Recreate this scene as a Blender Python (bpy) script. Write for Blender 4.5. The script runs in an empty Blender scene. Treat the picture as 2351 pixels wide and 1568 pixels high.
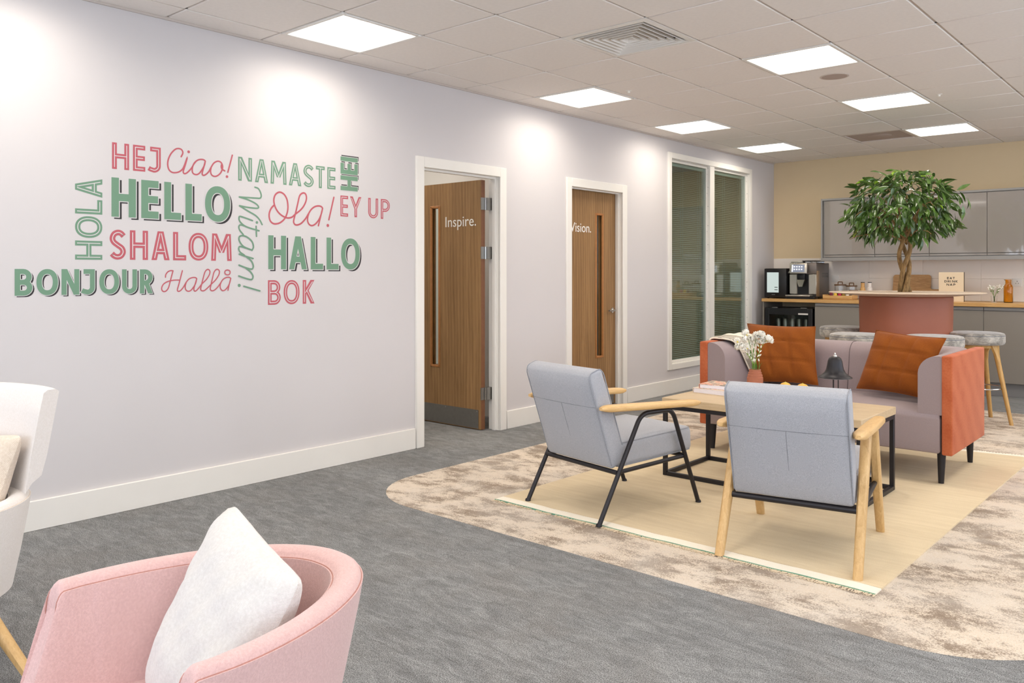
import bpy, bmesh, math, random
from mathutils import Vector, Matrix, Euler
random.seed(7)
R = math.radians
scene = bpy.context.scene
COL = scene.collection

# ------------------------------------------------------------------ camera
FPX, YAW, HY, PCX = 1887.36, 0.7249, 627.18, 1154.93      # focal length in pixels, yaw, horizon row, principal column
CAMX, CAMZ = 4.5, 1.29
cam = bpy.data.cameras.new('camera')
cam.sensor_width = 36.0
cam.lens = FPX / 2351 * 36.0
cam.shift_x = (2351 / 2 - PCX) / 2351
cam.shift_y = -(1568 / 2 - HY) / 2351
cam.clip_start = 0.02
camo = bpy.data.objects.new('camera', cam)
COL.objects.link(camo)
camo.location = (CAMX, 0, CAMZ)
camo.rotation_euler = (R(90), 0, YAW)
scene.camera = camo

# ------------------------------------------------------------------ view, world
scene.view_settings.view_transform = 'Standard'
scene.view_settings.look = 'None'
scene.view_settings.gamma = 1
scene.view_settings.use_curve_mapping = False
scene.view_settings.exposure = 0.27
scene.cycles.max_bounces = 8; scene.cycles.glossy_bounces = 3; scene.cycles.transmission_bounces = 8
scene.cycles.use_adaptive_sampling = True; scene.cycles.adaptive_threshold = 0.025
scene.cycles.caustics_reflective = False; scene.cycles.caustics_refractive = False
PANEL_W = 4.3          # glow of the ceiling panels' diffusers
LAMP_W = 5.7           # power of each panel's downlight, with the cut-off of a micro-prism diffuser
LAMP_SPREAD = 156
SKY = 3.5             # daylight outside the windows behind the camera
w = bpy.data.worlds.new('world'); scene.world = w
w.use_nodes = True
w.node_tree.nodes['Background'].inputs[0].default_value = (0.77, 0.86, 1.0, 1)
w.node_tree.nodes['Background'].inputs[1].default_value = SKY

# ------------------------------------------------------------------ pixel helpers (frame 2351 x 1568)
FW = Vector((-math.sin(YAW), math.cos(YAW))); RT = Vector((math.cos(YAW), math.sin(YAW)))
def ray(px, py):
    a = (px - PCX) / FPX
    return Vector((FW.x + a * RT.x, FW.y + a * RT.y, (HY - py) / FPX))
def at_z(px, py, z):
    d = ray(px, py); return Vector((CAMX, 0, CAMZ)) + d * ((z - CAMZ) / d.z)
def at_x(px, py, x):
    d = ray(px, py); return Vector((CAMX, 0, CAMZ)) + d * ((x - CAMX) / d.x)
def at_y(px, py, y):
    d = ray(px, py); return Vector((CAMX, 0, CAMZ)) + d * (y / d.y)

# ------------------------------------------------------------------ materials
def lin(c):
    return tuple(((v / 255) / 12.92 if v / 255 <= 0.04045 else ((v / 255 + 0.055) / 1.055) ** 2.4) for v in c) + (1,)
def new_mat(name):
    m = bpy.data.materials.new(name); m.use_nodes = True
    nt = m.node_tree; b = nt.nodes['Principled BSDF']
    return m, nt, b
def N(nt, typ, **kw):
    n = nt.nodes.new(typ)
    for k, v in kw.items():
        if k in n.inputs.keys(): n.inputs[k].default_value = v
        else: setattr(n, k, v)
    return n
def ramp(nt, fac, stops):
    r = nt.nodes.new('ShaderNodeValToRGB')
    while len(r.color_ramp.elements) < len(stops): r.color_ramp.elements.new(0.5)
    for e, (p, c) in zip(r.color_ramp.elements, stops):
        e.position = p; e.color = c if len(c) == 4 else tuple(c) + (1,)
    nt.links.new(fac, r.inputs[0]); return r.outputs[0]
def coords(nt, scale=(1, 1, 1), rot=(0, 0, 0)):
    t = nt.nodes.new('ShaderNodeTexCoord'); m = nt.nodes.new('ShaderNodeMapping')
    m.inputs['Scale'].default_value = scale; m.inputs['Rotation'].default_value = rot
    nt.links.new(t.outputs['Object'], m.inputs[0]); return m.outputs[0]
def noise(nt, vec, scale, detail=4, rough=0.6, dist=0.0):
    n = N(nt, 'ShaderNodeTexNoise'); n.inputs['Scale'].default_value = scale; n.inputs['Detail'].default_value = detail
    n.inputs['Roughness'].default_value = rough; n.inputs['Distortion'].default_value = dist
    nt.links.new(vec, n.inputs['Vector']); return n.outputs['Fac']
def mixc(nt, fac, a, b, mode='MIX'):
    m = nt.nodes.new('ShaderNodeMix'); m.data_type = 'RGBA'; m.blend_type = mode
    if hasattr(fac, 'links'): nt.links.new(fac, m.inputs[0])
    else: m.inputs[0].default_value = fac
    for v, i in ((a, 6), (b, 7)):
        if hasattr(v, 'links'): nt.links.new(v, m.inputs[i])
        else: m.inputs[i].default_value = v
    return m.outputs[2]
def bump(nt, b, h, strength=0.3, dist=0.005):
    n = nt.nodes.new('ShaderNodeBump'); n.inputs['Strength'].default_value = strength; n.inputs['Distance'].default_value = dist
    nt.links.new(h, n.inputs['Height']); nt.links.new(n.outputs[0], b.inputs['Normal'])
def plain(name, col, rough=0.5, metal=0.0, spec=0.5, var=0.04, vscale=6.0, coat=0.0, sheen=0.0):
    m, nt, b = new_mat(name)
    c = lin(col)
    if var > 0:
        f = noise(nt, coords(nt), vscale, 3)
        lo = tuple(max(0, v * (1 - var)) for v in c[:3]) + (1,); hi = tuple(min(1, v * (1 + var)) for v in c[:3]) + (1,)
        nt.links.new(ramp(nt, f, [(0.3, lo), (0.7, hi)]), b.inputs['Base Color'])
    else: b.inputs['Base Color'].default_value = c
    b.inputs['Roughness'].default_value = rough; b.inputs['Metallic'].default_value = metal
    b.inputs['Specular IOR Level'].default_value = spec; b.inputs['Coat Weight'].default_value = coat
    b.inputs['Sheen Weight'].default_value = sheen
    return m
def fabric(name, c1, c2, scale=260, rough=0.95, sheen=0.3, bumps=0.5, blotch=0.0, rib=1.0):
    m, nt, b = new_mat(name)
    v = coords(nt)
    n1 = noise(nt, v, scale, 2, 0.7)
    wv = N(nt, 'ShaderNodeTexWave'); wv.inputs['Scale'].default_value = scale * rib; wv.inputs['Distortion'].default_value = 2.0
    wv.bands_direction = 'DIAGONAL'
    nt.links.new(v, wv.inputs['Vector'])
    mx = nt.nodes.new('ShaderNodeMath'); mx.operation = 'MULTIPLY_ADD'; mx.inputs[1].default_value = 0.25
    nt.links.new(wv.outputs['Fac'], mx.inputs[0])
    m2 = nt.nodes.new('ShaderNodeMath'); m2.operation = 'MULTIPLY'; m2.inputs[1].default_value = 0.65
    nt.links.new(n1, m2.inputs[0]); nt.links.new(m2.outputs[0], mx.inputs[2])
    col = ramp(nt, mx.outputs[0], [(0.3, lin(c1)), (0.68, lin(c2))])
    if blotch:
        bl = noise(nt, v, 7, 3)
        col = mixc(nt, ramp(nt, bl, [(0.35, (0, 0, 0)), (0.65, (blotch, blotch, blotch))]), col, lin(c2))
    nt.links.new(col, b.inputs['Base Color'])
    b.inputs['Roughness'].default_value = rough; b.inputs['Sheen Weight'].default_value = sheen; b.inputs['Specular IOR Level'].default_value = 0.2
    bump(nt, b, mx.outputs[0], bumps, 0.002)
    return m
def wood(name, c1, c2, c3, scale=(2, 30, 30), nscale=2.0, rough=0.45, dist=1.2, coat=0.0):
    m, nt, b = new_mat(name)
    v = coords(nt, scale)
    f = noise(nt, v, nscale, 6, 0.62, dist)
    g = noise(nt, coords(nt, tuple(s * 5 for s in scale)), nscale * 2.5, 3, 0.6)
    col = ramp(nt, f, [(0.28, lin(c1)), (0.5, lin(c2)), (0.72, lin(c3))])
    col = mixc(nt, 0.22, col, ramp(nt, g, [(0.35, lin(c1)), (0.65, lin(c3))]))
    nt.links.new(col, b.inputs['Base Color']); b.inputs['Roughness'].default_value = rough; b.inputs['Coat Weight'].default_value = coat
    bump(nt, b, g, 0.08, 0.002)
    return m
def emit(name, col, strength):
    m, nt, b = new_mat(name)
    b.inputs['Base Color'].default_value = (0.05, 0.05, 0.05, 1)
    b.inputs['Emission Color'].default_value = col if len(col) == 4 else tuple(col) + (1,)
    b.inputs['Emission Strength'].default_value = strength
    return m
def glass(name, col=(1, 1, 1), rough=0.0, ior=1.45):
    m, nt, b = new_mat(name)
    b.inputs['Base Color'].default_value = tuple(col) + (1,); b.inputs['Roughness'].default_value = rough
    b.inputs['Transmission Weight'].default_value = 1.0; b.inputs['IOR'].default_value = ior
    return m
def pane_glass(name, tint=(0.9, 0.95, 0.93), refl=1.0):
    # thin architectural pane: clear transmission plus Fresnel reflection
    m = bpy.data.materials.new(name); m.use_nodes = True; nt = m.node_tree; nt.nodes.clear()
    o = nt.nodes.new('ShaderNodeOutputMaterial'); t = nt.nodes.new('ShaderNodeBsdfTransparent'); t.inputs[0].default_value = tuple(tint) + (1,)
    g = nt.nodes.new('ShaderNodeBsdfGlossy'); g.inputs['Roughness'].default_value = 0.0
    f = nt.nodes.new('ShaderNodeFresnel'); ior = 1.0 + 0.5 * refl
    ge = nt.nodes.new('ShaderNodeNewGeometry'); mi = nt.nodes.new('ShaderNodeMix'); mi.inputs[2].default_value = ior; mi.inputs[3].default_value = 1 / ior
    nt.links.new(ge.outputs['Backfacing'], mi.inputs[0]); nt.links.new(mi.outputs[0], f.inputs[0])     # same reflectance from either side
    mx = nt.nodes.new('ShaderNodeMixShader')
    nt.links.new(f.outputs[0], mx.inputs[0]); nt.links.new(t.outputs[0], mx.inputs[1]); nt.links.new(g.outputs[0], mx.inputs[2])
    nt.links.new(mx.outputs[0], o.inputs[0]); return m

M = {}
M['wall'] = plain('wall_paint', (213, 209, 209), 0.75, var=0.01, vscale=2)
M['trim'] = plain('trim_paint', (240, 237, 230), 0.4, var=0.01)
M['beige_wall'] = plain('beige_paint', (224, 203, 166), 0.7, var=0.015, vscale=2)
M['tile_white'] = plain('gloss_wall_tile', (246, 238, 228), 0.25, var=0.01)
M['ceil_tile'] = plain('mineral_tile', (238, 232, 226), 0.9, var=0.02, vscale=40)
M['ceil_bar'] = plain('ceiling_bar', (205, 195, 186), 0.6, var=0.0)
M['white_plastic'] = plain('white_plastic', (235, 232, 226), 0.4, var=0.0)
M['black_metal'] = plain('black_metal', (38, 36, 40), 0.42, 0.3, var=0.03)
M['black'] = plain('black_plastic', (22, 21, 22), 0.3, var=0.0)
M['dark_void'] = plain('dark_void', (20, 18, 17), 0.9, var=0.0)  # near-black: shade between the vent louvres put into the plenum's colour
M['steel'] = plain('brushed_steel', (150, 148, 144), 0.35, 0.9, var=0.05, vscale=30)
M['chrome'] = plain('chrome', (205, 203, 200), 0.15, 1.0, var=0.0)
M['cab'] = plain('gloss_grey_lacquer', (150, 144, 138), 0.06, var=0.0, coat=1.0)
M['cab_frame'] = plain('grey_carcass', (150, 148, 145), 0.35, var=0.0)
M['cab_base'] = plain('satin_grey_lacquer', (142, 136, 127), 0.28, var=0.0)
M['oak_top'] = wood('oak_worktop', (190, 140, 82), (214, 168, 104), (228, 186, 126), (3, 40, 40), 1.6, 0.4)
M['oak_pale'] = wood('pale_oak', (188, 162, 124), (202, 178, 142), (214, 192, 160), (3, 26, 26), 1.8, 0.5)
M['oak_leg'] = wood('oak_leg', (188, 148, 92), (208, 170, 114), (222, 188, 134), (26, 26, 3), 2.0, 0.45)
M['oak_arm'] = wood('oak_arm', (206, 162, 102), (222, 182, 122), (234, 198, 142), (26, 3, 26), 2.0, 0.4)
M['stool_wood'] = wood('stool_oak', (176, 132, 72), (198, 156, 92), (212, 172, 108), (26, 26, 3), 2.0, 0.45)
M['board_wood'] = wood('acacia_board', (150, 108, 64), (186, 144, 94), (212, 172, 120), (4, 30, 30), 2.0, 0.5)
M['walnut_lid'] = plain('walnut_lid', (104, 74, 46), 0.5, var=0.15, vscale=40)
M['carpet_seam'] = plain('carpet_seam', (90, 88, 86), 0.95)
M['grey_fab'] = fabric('grey_woven_fabric', (146, 150, 159), (208, 209, 214), 420, bumps=0.7, rib=0.6)
M['piping_grey'] = plain('grey_piping', (150, 153, 160), 0.9, var=0.12, vscale=200)
M['piping'] = plain('dark_piping', (120, 122, 128), 0.9, var=0.1, vscale=200)
M['sofa'] = fabric('mauve_grey_felt', (148, 133, 134), (168, 152, 152), 380, sheen=0.15, bumps=0.25)
M['velvet_rust'] = fabric('rust_velvet', (174, 86, 50), (194, 108, 70), 90, 0.85, sheen=0.1, bumps=0.1, blotch=0.5, rib=0.03)
M['cushion_rust'] = fabric('ochre_velvet', (128, 66, 17), (146, 80, 25), 120, 0.9, sheen=0.08, bumps=0.12, blotch=0.4, rib=0.03)
M['pink'] = fabric('pink_wool', (202, 164, 160), (226, 190, 186), 200, bumps=0.5)
M['pink_dark'] = plain('pink_thread', (178, 128, 116), 0.9, var=0.1, vscale=100)
M['white_fleece'] = fabric('white_fleece', (222, 218, 213), (242, 239, 235), 150, bumps=1.0, rib=2.3)
M['cream_fab'] = fabric('cream_velvet', (224, 217, 210), (236, 230, 226), 160, bumps=0.3)
M['knit'] = fabric('beige_knit', (214, 196, 176), (236, 222, 206), 110, bumps=1.0)
M['table_pink'] = plain('terracotta_lacquer', (164, 98, 73), 0.5, var=0.03)
M['table_top'] = plain('pale_tabletop', (226, 206, 184), 0.4, var=0.02)
m, nt, b = new_mat('crushed_grey_velvet'); f = noise(nt, coords(nt, (1, 1, 2)), 7, 5, 0.7, 1.5)
nt.links.new(ramp(nt, f, [(0.35, lin((112, 108, 102))), (0.5, lin((150, 146, 138))), (0.68, lin((196, 190, 180)))]), b.inputs['Base Color']); b.inputs['Roughness'].default_value = 0.7; b.inputs['Sheen Weight'].default_value = 0.5
M['stool_vel'] = m
M['terracotta'] = plain('terracotta_clay', (172, 108, 82), 0.8, var=0.05, vscale=60)
M['petal'] = plain('white_petal', (250, 248, 238), 0.6, var=0.02)
M['petal_y'] = plain('yellow_petal', (232, 214, 90), 0.6)
M['stem'] = plain('green_stem', (120, 150, 60), 0.5, var=0.15, vscale=30)
M['leafs'] = plain('flower_leaf', (84, 128, 50), 0.5, var=0.2, vscale=30)
M['fruit'] = plain('lemon_skin', (238, 182, 70), 0.45, var=0.05, vscale=80)
M['paper'] = plain('paper_edge', (236, 232, 238), 0.8, var=0.03, vscale=150)
M['amber'] = glass('amber_glass', (0.88, 0.52, 0.07), 0.0)
M['clear'] = glass('clear_glass', (0.97, 0.98, 0.98), 0.0)
M['pane'] = pane_glass('window_glass', (0.86, 0.93, 0.91), 1.8)
M['pane_door'] = pane_glass('door_glass', (0.9, 0.94, 0.92), 1.0)
M['green_vinyl'] = plain('green_vinyl', (112, 150, 124), 0.6, var=0.03, vscale=3)
M['red_vinyl'] = plain('red_vinyl', (190, 92, 102), 0.6, var=0.03, vscale=3)
M['black_vinyl'] = plain('black_vinyl', (40, 38, 40), 0.6, var=0.0)
M['white_vinyl'] = plain('white_vinyl', (245, 243, 238), 0.6, var=0.0)
M['wall_line'] = plain('vinyl_cutout', (217, 213, 213), 0.75, var=0.0)
M['bark'] = None
M['soil'] = plain('soil', (70, 54, 40), 0.95, var=0.3, vscale=60)
M['panel'] = emit('led_diffuser', (1.0, 0.93, 0.84), PANEL_W)
M['screen'] = emit('screen_glow', (0.30, 0.33, 0.42), 0.6)
M['icon'] = emit('screen_icon', (0.9, 0.93, 1.0), 1.2)
M['slat'] = plain('blind_slat', (196, 200, 190), 0.45, var=0.0)
M['office_wall'] = plain('office_paint', (214, 212, 208), 0.8, var=0.0)
M['office_dark'] = plain('office_grey_green', (118, 126, 120), 0.8, var=0.0)
M['spk'] = plain('speaker_grille', (176, 160, 150), 0.8, var=0.05, vscale=200)

# -- bark
m, nt, b = new_mat('bark'); f = noise(nt, coords(nt, (20, 20, 5)), 3, 5)
nt.links.new(ramp(nt, f, [(0.3, lin((104, 78, 46))), (0.7, lin((166, 134, 86)))]), b.inputs['Base Color']); b.inputs['Roughness'].default_value = 0.85
bump(nt, b, f, 0.5, 0.01); M['bark'] = m
# -- leaves: three greens
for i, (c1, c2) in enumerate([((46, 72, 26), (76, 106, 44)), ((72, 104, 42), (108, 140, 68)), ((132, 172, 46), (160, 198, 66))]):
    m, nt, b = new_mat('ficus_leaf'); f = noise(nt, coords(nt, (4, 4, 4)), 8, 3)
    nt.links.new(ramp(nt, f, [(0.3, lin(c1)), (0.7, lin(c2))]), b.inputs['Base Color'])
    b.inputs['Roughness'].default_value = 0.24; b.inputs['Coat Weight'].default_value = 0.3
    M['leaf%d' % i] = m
# -- door veneer: vertical flat-sawn figure
m, nt, b = new_mat('walnut_veneer')
v = coords(nt, (7, 7, 0.55)); f = noise(nt, v, 1.6, 5, 0.55, 1.6)
wv = N(nt, 'ShaderNodeTexWave'); wv.wave_type = 'RINGS'; wv.rings_direction = 'SPHERICAL'
wv.inputs['Scale'].default_value = 1.3; wv.inputs['Distortion'].default_value = 5; wv.inputs['Detail'].default_value = 3
nt.links.new(v, wv.inputs['Vector'])
fine = noise(nt, coords(nt, (160, 160, 5)), 1.5, 3)
c = ramp(nt, f, [(0.3, lin((126, 94, 56))), (0.55, lin((148, 113, 71))), (0.75, lin((168, 131, 86)))])
c = mixc(nt, 0.28, c, ramp(nt, wv.outputs['Fac'], [(0.1, lin((122, 84, 50))), (0.8, lin((172, 134, 90)))]))
c = mixc(nt, 0.2, c, ramp(nt, fine, [(0.35, lin((110, 76, 46))), (0.65, lin((182, 142, 96)))]))
nt.links.new(c, b.inputs['Base Color']); b.inputs['Roughness'].default_value = 0.42; M['veneer'] = m
M['lip'] = plain('hardwood_lipping', (122, 78, 48), 0.45, var=0.1, vscale=20)
M['bead'] = plain('hardwood_bead', (176, 118, 66), 0.42, var=0.1, vscale=20)
# -- grey carpet tiles with distressed tone
def carpet(name, dark, mid, light, accent, cell=0.5, contrast=1.0, beige=False):
    m, nt, b = new_mat(name)
    v = coords(nt)
    br = N(nt, 'ShaderNodeTexBrick'); br.offset = 0.5; br.squash = 1.0
    br.inputs['Scale'].default_value = 1.0; br.inputs['Brick Width'].default_value = 1.0; br.inputs['Row Height'].default_value = 0.25
    br.inputs['Mortar Size'].default_value = 0.0015; br.inputs['Color1'].default_value = (0.35, 0.35, 0.35, 1); br.inputs['Color2'].default_value = (0.65, 0.65, 0.65, 1)
    br.inputs['Mortar'].default_value = (0.3, 0.3, 0.3, 1)
    nt.links.new(v, br.inputs['Vector'])
    big = noise(nt, coords(nt, (1, 1, 1)), 2.2, 4, 0.65, 0.6)
    str_ = noise(nt, coords(nt, (1.2, 3.4, 1), (0, 0, 0.35)), 6.0, 8, 0.78, 0.8)
    fine = noise(nt, v, 260, 3, 0.85)
    grit = noise(nt, coords(nt, (1, 2.2, 1)), 46, 6, 0.9)
    if beige:
        tuft = noise(nt, coords(nt, (1, 1.5, 1)), 130, 3, 0.85)
        bl = noise(nt, coords(nt, (1.0, 1.45, 1), (0, 0, 0.1)), 3.6, 10, 0.70, 0.2)
        ad = nt.nodes.new('ShaderNodeMath'); ad.operation = 'MULTIPLY_ADD'; ad.inputs[1].default_value = 0.58
        nt.links.new(tuft, ad.inputs[0]); nt.links.new(bl, ad.inputs[2])
        ad2 = nt.nodes.new('ShaderNodeMath'); ad2.operation = 'MULTIPLY_ADD'; ad2.inputs[1].default_value = 0.10
        nt.links.new(grit, ad2.inputs[0]); nt.links.new(ad.outputs[0], ad2.inputs[2])
        col = ramp(nt, ad2.outputs[0], [(0.80, lin(light)), (0.85, lin(mid)), (0.875, lin(accent)), (0.91, lin(dark))])
        col = mixc(nt, ramp(nt, big, [(0.4, (0, 0, 0)), (0.7, (0.45, 0.45, 0.45))]), col, lin((204, 197, 188)))
    else:
        col = ramp(nt, str_, [(0.28, lin(dark)), (0.5, lin(mid)), (0.7, lin(light))])
        col = mixc(nt, ramp(nt, big, [(0.45, (0, 0, 0)), (0.75, (0.5, 0.5, 0.5))]), col, lin(accent))
        col = mixc(nt, 0.3, col, ramp(nt, grit, [(0.35, lin(dark)), (0.65, lin(light))]))
    col = mixc(nt, 0.2 if beige else 0.85, col, ramp(nt, fine, [(0.36, (0.0, 0.0, 0.0)), (0.64, (1, 1, 1))]), 'OVERLAY')
    col = mixc(nt, 0.10 if beige else 0.25, col, br.outputs['Color'], 'OVERLAY')
    nt.links.new(col, b.inputs['Base Color']); b.inputs['Roughness'].default_value = 0.97; b.inputs['Specular IOR Level'].default_value = 0.1
    bump(nt, b, fine, 0.6, 0.004)
    return m
M['carpet'] = carpet('grey_carpet_tile', (92, 92, 92), (130, 131, 131), (164, 165, 164), (124, 118, 112))
M['carpet_beige'] = carpet('beige_carpet_tile', (150, 134, 118), (206, 192, 174), (222, 208, 190), (168, 151, 134), beige=True)
m, nt, b = new_mat('flatweave_rug'); v = coords(nt)
wv = N(nt, 'ShaderNodeTexWave'); wv.inputs['Scale'].default_value = 60; wv.inputs['Distortion'].default_value = 1.5; wv.bands_direction = 'Y'; nt.links.new(v, wv.inputs['Vector'])
big = noise(nt, coords(nt, (0.6, 6, 1)), 4, 5, 0.7); fine = noise(nt, v, 300, 2, 0.7)
c = ramp(nt, big, [(0.3, lin((214, 194, 158))), (0.7, lin((230, 212, 178)))]); c = mixc(nt, 0.18, c, ramp(nt, fine, [(0.35, lin((180, 158, 122))), (0.65, lin((244, 228, 198)))]))
nt.links.new(c, b.inputs['Base Color']); b.inputs['Roughness'].default_value = 0.97; bump(nt, b, wv.outputs['Fac'], 0.35, 0.003); M['rug'] = m
M['rug_cream'] = fabric('rug_cream_band', (236, 226, 204), (248, 240, 222), 200, bumps=0.4)
M['fringe'] = fabric('rug_fringe', (196, 176, 146), (226, 208, 180), 200, bumps=0.4)
M['rug_green'] = fabric('rug_green_cord', (78, 136, 110), (104, 160, 132), 200, bumps=0.4)
# -- herringbone throw
m, nt, b = new_mat('herringbone_throw'); v = coords(nt)
wv = N(nt, 'ShaderNodeTexWave'); wv.bands_direction = 'Y'; wv.inputs['Scale'].default_value = 32; wv.inputs['Distortion'].default_value = 1.0; nt.links.new(v, wv.inputs['Vector'])
nt.links.new(ramp(nt, wv.outputs['Fac'], [(0.30, lin((72, 64, 60))), (0.5, lin((226, 218, 200)))]), b.inputs['Base Color']); b.inputs['Roughness'].default_value = 0.95
M['throw_edge'] = m
M['throw'] = fabric('cream_throw', (236, 226, 204), (246, 238, 220), 150, bumps=0.5)
# -- magazine cover
m, nt, b = new_mat('book_cover'); v = coords(nt); f = noise(nt, v, 26, 2)
nt.links.new(ramp(nt, f, [(0.40, lin((226, 150, 122))), (0.5, lin((238, 216, 190))), (0.6, lin((120, 112, 104)))]), b.inputs['Base Color']); b.inputs['Roughness'].default_value = 0.35; M['cover'] = m
M['cover2'] = plain('pale_book_cover', (238, 222, 206), 0.4, var=0.05, vscale=20)

# ------------------------------------------------------------------ mesh builder
class MB:
    def __init__(s): s.v = []; s.f = []
    def add(s, vs, fs, mt=None):
        o = len(s.v)
        for p in vs:
            p = Vector(p); s.v.append(mt @ p if mt else p)
        s.f += [tuple(i + o for i in q) for q in fs]; return s
    def box(s, c, d, r=0.0, seg=2, mt=None, rot=None):
        k = Matrix.Translation(c)
        if rot: k = k @ Euler(rot).to_matrix().to_4x4()
        if mt: k = mt @ k
        vs, fs = bbox(d[0], d[1], d[2], r, seg); return s.add(vs, fs, k)
    def b2(s, p, q, r=0.0, seg=2):   # box by two corners
        return s.box([(a + b_) / 2 for a, b_ in zip(p, q)], [abs(b_ - a) for a, b_ in zip(p, q)], r, seg)
    def tube(s, pts, r, n=10, cap=True, closed=False):
        pts = [Vector(p) for p in pts]; k = len(pts)
        rr = r if isinstance(r, (list, tuple)) else [r] * k
        up = None; rings = []
        for i, p in enumerate(pts):
            a = pts[(i - 1) % k] if (i > 0 or closed) else p; c = pts[(i + 1) % k] if (i < k - 1 or closed) else p
            t = (c - a).normalized()
            if up is None:
                up = Vector((0, 0, 1)) if abs(t.z) < 0.9 else Vector((0, 1, 0))
            u = (up - t * up.dot(t))
            if u.length < 1e-5: u = t.orthogonal()
            u.normalize(); up = u; w_ = t.cross(u)
            rings.append([p + (u * math.cos(2 * math.pi * j / n) + w_ * math.sin(2 * math.pi * j / n)) * rr[i] for j in range(n)])
        o = len(s.v)
        for g in rings: s.v += g
        for i in range(k if closed else k - 1):
            i2 = (i + 1) % k
            for j in range(n):
                s.f.append((o + i * n + j, o + i * n + (j + 1) % n, o + i2 * n + (j + 1) % n, o + i2 * n + j))
        if cap and not closed:
            s.f.append(tuple(o + j for j in reversed(range(n)))); s.f.append(tuple(o + (k - 1) * n + j for j in range(n)))
        return s
    def lathe(s, prof, c=(0, 0, 0), n=32, sx=1, sy=1, pw=2.0):
        o = len(s.v); k = len(prof)
        for j in range(n):
            a = 2 * math.pi * j / n; ca, sa = math.cos(a), math.sin(a)
            if pw != 2.0:
                ca = math.copysign(abs(ca) ** (2 / pw), ca); sa = math.copysign(abs(sa) ** (2 / pw), sa)
            for (r, z) in prof: s.v.append(Vector((c[0] + r * ca * sx, c[1] + r * sa * sy, c[2] + z)))
        for j in range(n):
            j2 = (j + 1) % n
            for i in range(k - 1): s.f.append((o + j * k + i, o + j2 * k + i, o + j2 * k + i + 1, o + j * k + i + 1))
        return s
    def grid(s, rows, closed_u=False, closed_v=False):
        o = len(s.v); a = len(rows); b_ = len(rows[0])
        for r_ in rows: s.v += [Vector(p) for p in r_]
        for i in range(a if closed_u else a - 1):
            for j in range(b_ if closed_v else b_ - 1):
                i2, j2 = (i + 1) % a, (j + 1) % b_
                s.f.append((o + i * b_ + j, o + i2 * b_ + j, o + i2 * b_ + j2, o + i * b_ + j2))
        return s
    def prism(s, poly, z0, z1, axes=(0, 1, 2)):
        o = len(s.v); k = len(poly)
        for z in (z0, z1):
            for (a, b_) in poly:
                p = [0, 0, 0]; p[axes[0]] = a; p[axes[1]] = b_; p[axes[2]] = z; s.v.append(Vector(p))
        s.f.append(tuple(o + i for i in reversed(range(k)))); s.f.append(tuple(o + k + i for i in range(k)))
        for i in range(k): s.f.append((o + i, o + (i + 1) % k, o + k + (i + 1) % k, o + k + i))
        return s
    def mesh(s, name, mat, ang=40, smooth=True):
        me = bpy.data.meshes.new(name); me.from_pydata([tuple(p) for p in s.v], [], s.f)
        if mat: me.materials.append(mat)
        if smooth:
            me.polygons.foreach_set('use_smooth', [True] * len(me.polygons))
            me.set_sharp_from_angle(angle=R(ang))
        me.update(); return me
    def build(s, name, mat, parent=None, loc=(0, 0, 0), rot=(0, 0, 0), ang=40, smooth=True):
        return link(name, s.mesh(name, mat, ang, smooth), parent, loc, rot)
_bc = {}
def bbox(sx, sy, sz, r, seg):
    k = (round(sx, 5), round(sy, 5), round(sz, 5), round(r, 5), seg)
    if k in _bc: return _bc[k]
    if r <= 0:
        x, y, z = sx / 2, sy / 2, sz / 2
        vs = [(-x, -y, -z), (x, -y, -z), (x, y, -z), (-x, y, -z), (-x, -y, z), (x, -y, z), (x, y, z), (-x, y, z)]
        fs = [(3, 2, 1, 0), (4, 5, 6, 7), (0, 1, 5, 4), (1, 2, 6, 5), (2, 3, 7, 6), (3, 0, 4, 7)]
    else:
        bm = bmesh.new(); bmesh.ops.create_cube(bm, size=1, matrix=Matrix.Diagonal((sx, sy, sz, 1)))
        bmesh.ops.bevel(bm, geom=bm.edges[:], offset=min(r, min(sx, sy, sz) * 0.49), segments=seg, profile=0.5, affect='EDGES')
        bm.verts.index_update()
        vs = [tuple(p.co) for p in bm.verts]; fs = [tuple(p.index for p in f.verts) for f in bm.faces]; bm.free()
    _bc[k] = (vs, fs); return vs, fs
def link(name, me, parent=None, loc=(0, 0, 0), rot=(0, 0, 0)):
    o = bpy.data.objects.new(name, me); COL.objects.link(o); o.location = loc; o.rotation_euler = rot
    if parent: o.parent = parent
    return o
def tag(o, label=None, cat=None, group=None, kind=None):
    if label: o['label'] = label
    if cat: o['category'] = cat
    if group: o['group'] = group
    if kind: o['kind'] = kind
    return o
def thing(name, label, cat, loc=(0, 0, 0), rz=0.0, group=None):
    o = link(name, None, None, loc, (0, 0, rz)); return tag(o, label, cat, group)
def copy_tree(o, parent=None):
    c = o.copy(); COL.objects.link(c); c.parent = parent
    for ch in list(o.children): copy_tree(ch, c)
    return c
def struct(name, mb, mat, parent=None, label=None, **kw):
    o = mb.build(name, mat, parent, **kw)
    o['kind'] = 'structure'
    if label: o['label'] = label
    return o
def crom(pts, n=8, closed=False):
    P = [Vector(p) for p in pts]; k = len(P); out = []
    for i in range(k if closed else k - 1):
        if closed: p0, p1, p2, p3 = P[(i - 1) % k], P[i], P[(i + 1) % k], P[(i + 2) % k]
        else: p1, p2 = P[i], P[i + 1]; p0 = P[i - 1] if i else p1 * 2 - p2; p3 = P[i + 2] if i + 2 < k else p2 * 2 - p1
        for j in range(n):
            t = j / n
            out.append(0.5 * ((2 * p1) + (p2 - p0) * t + (2 * p0 - 5 * p1 + 4 * p2 - p3) * t * t + (3 * p1 - p0 - 3 * p2 + p3) * t ** 3))
    if not closed: out.append(P[-1])
    return out
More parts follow.
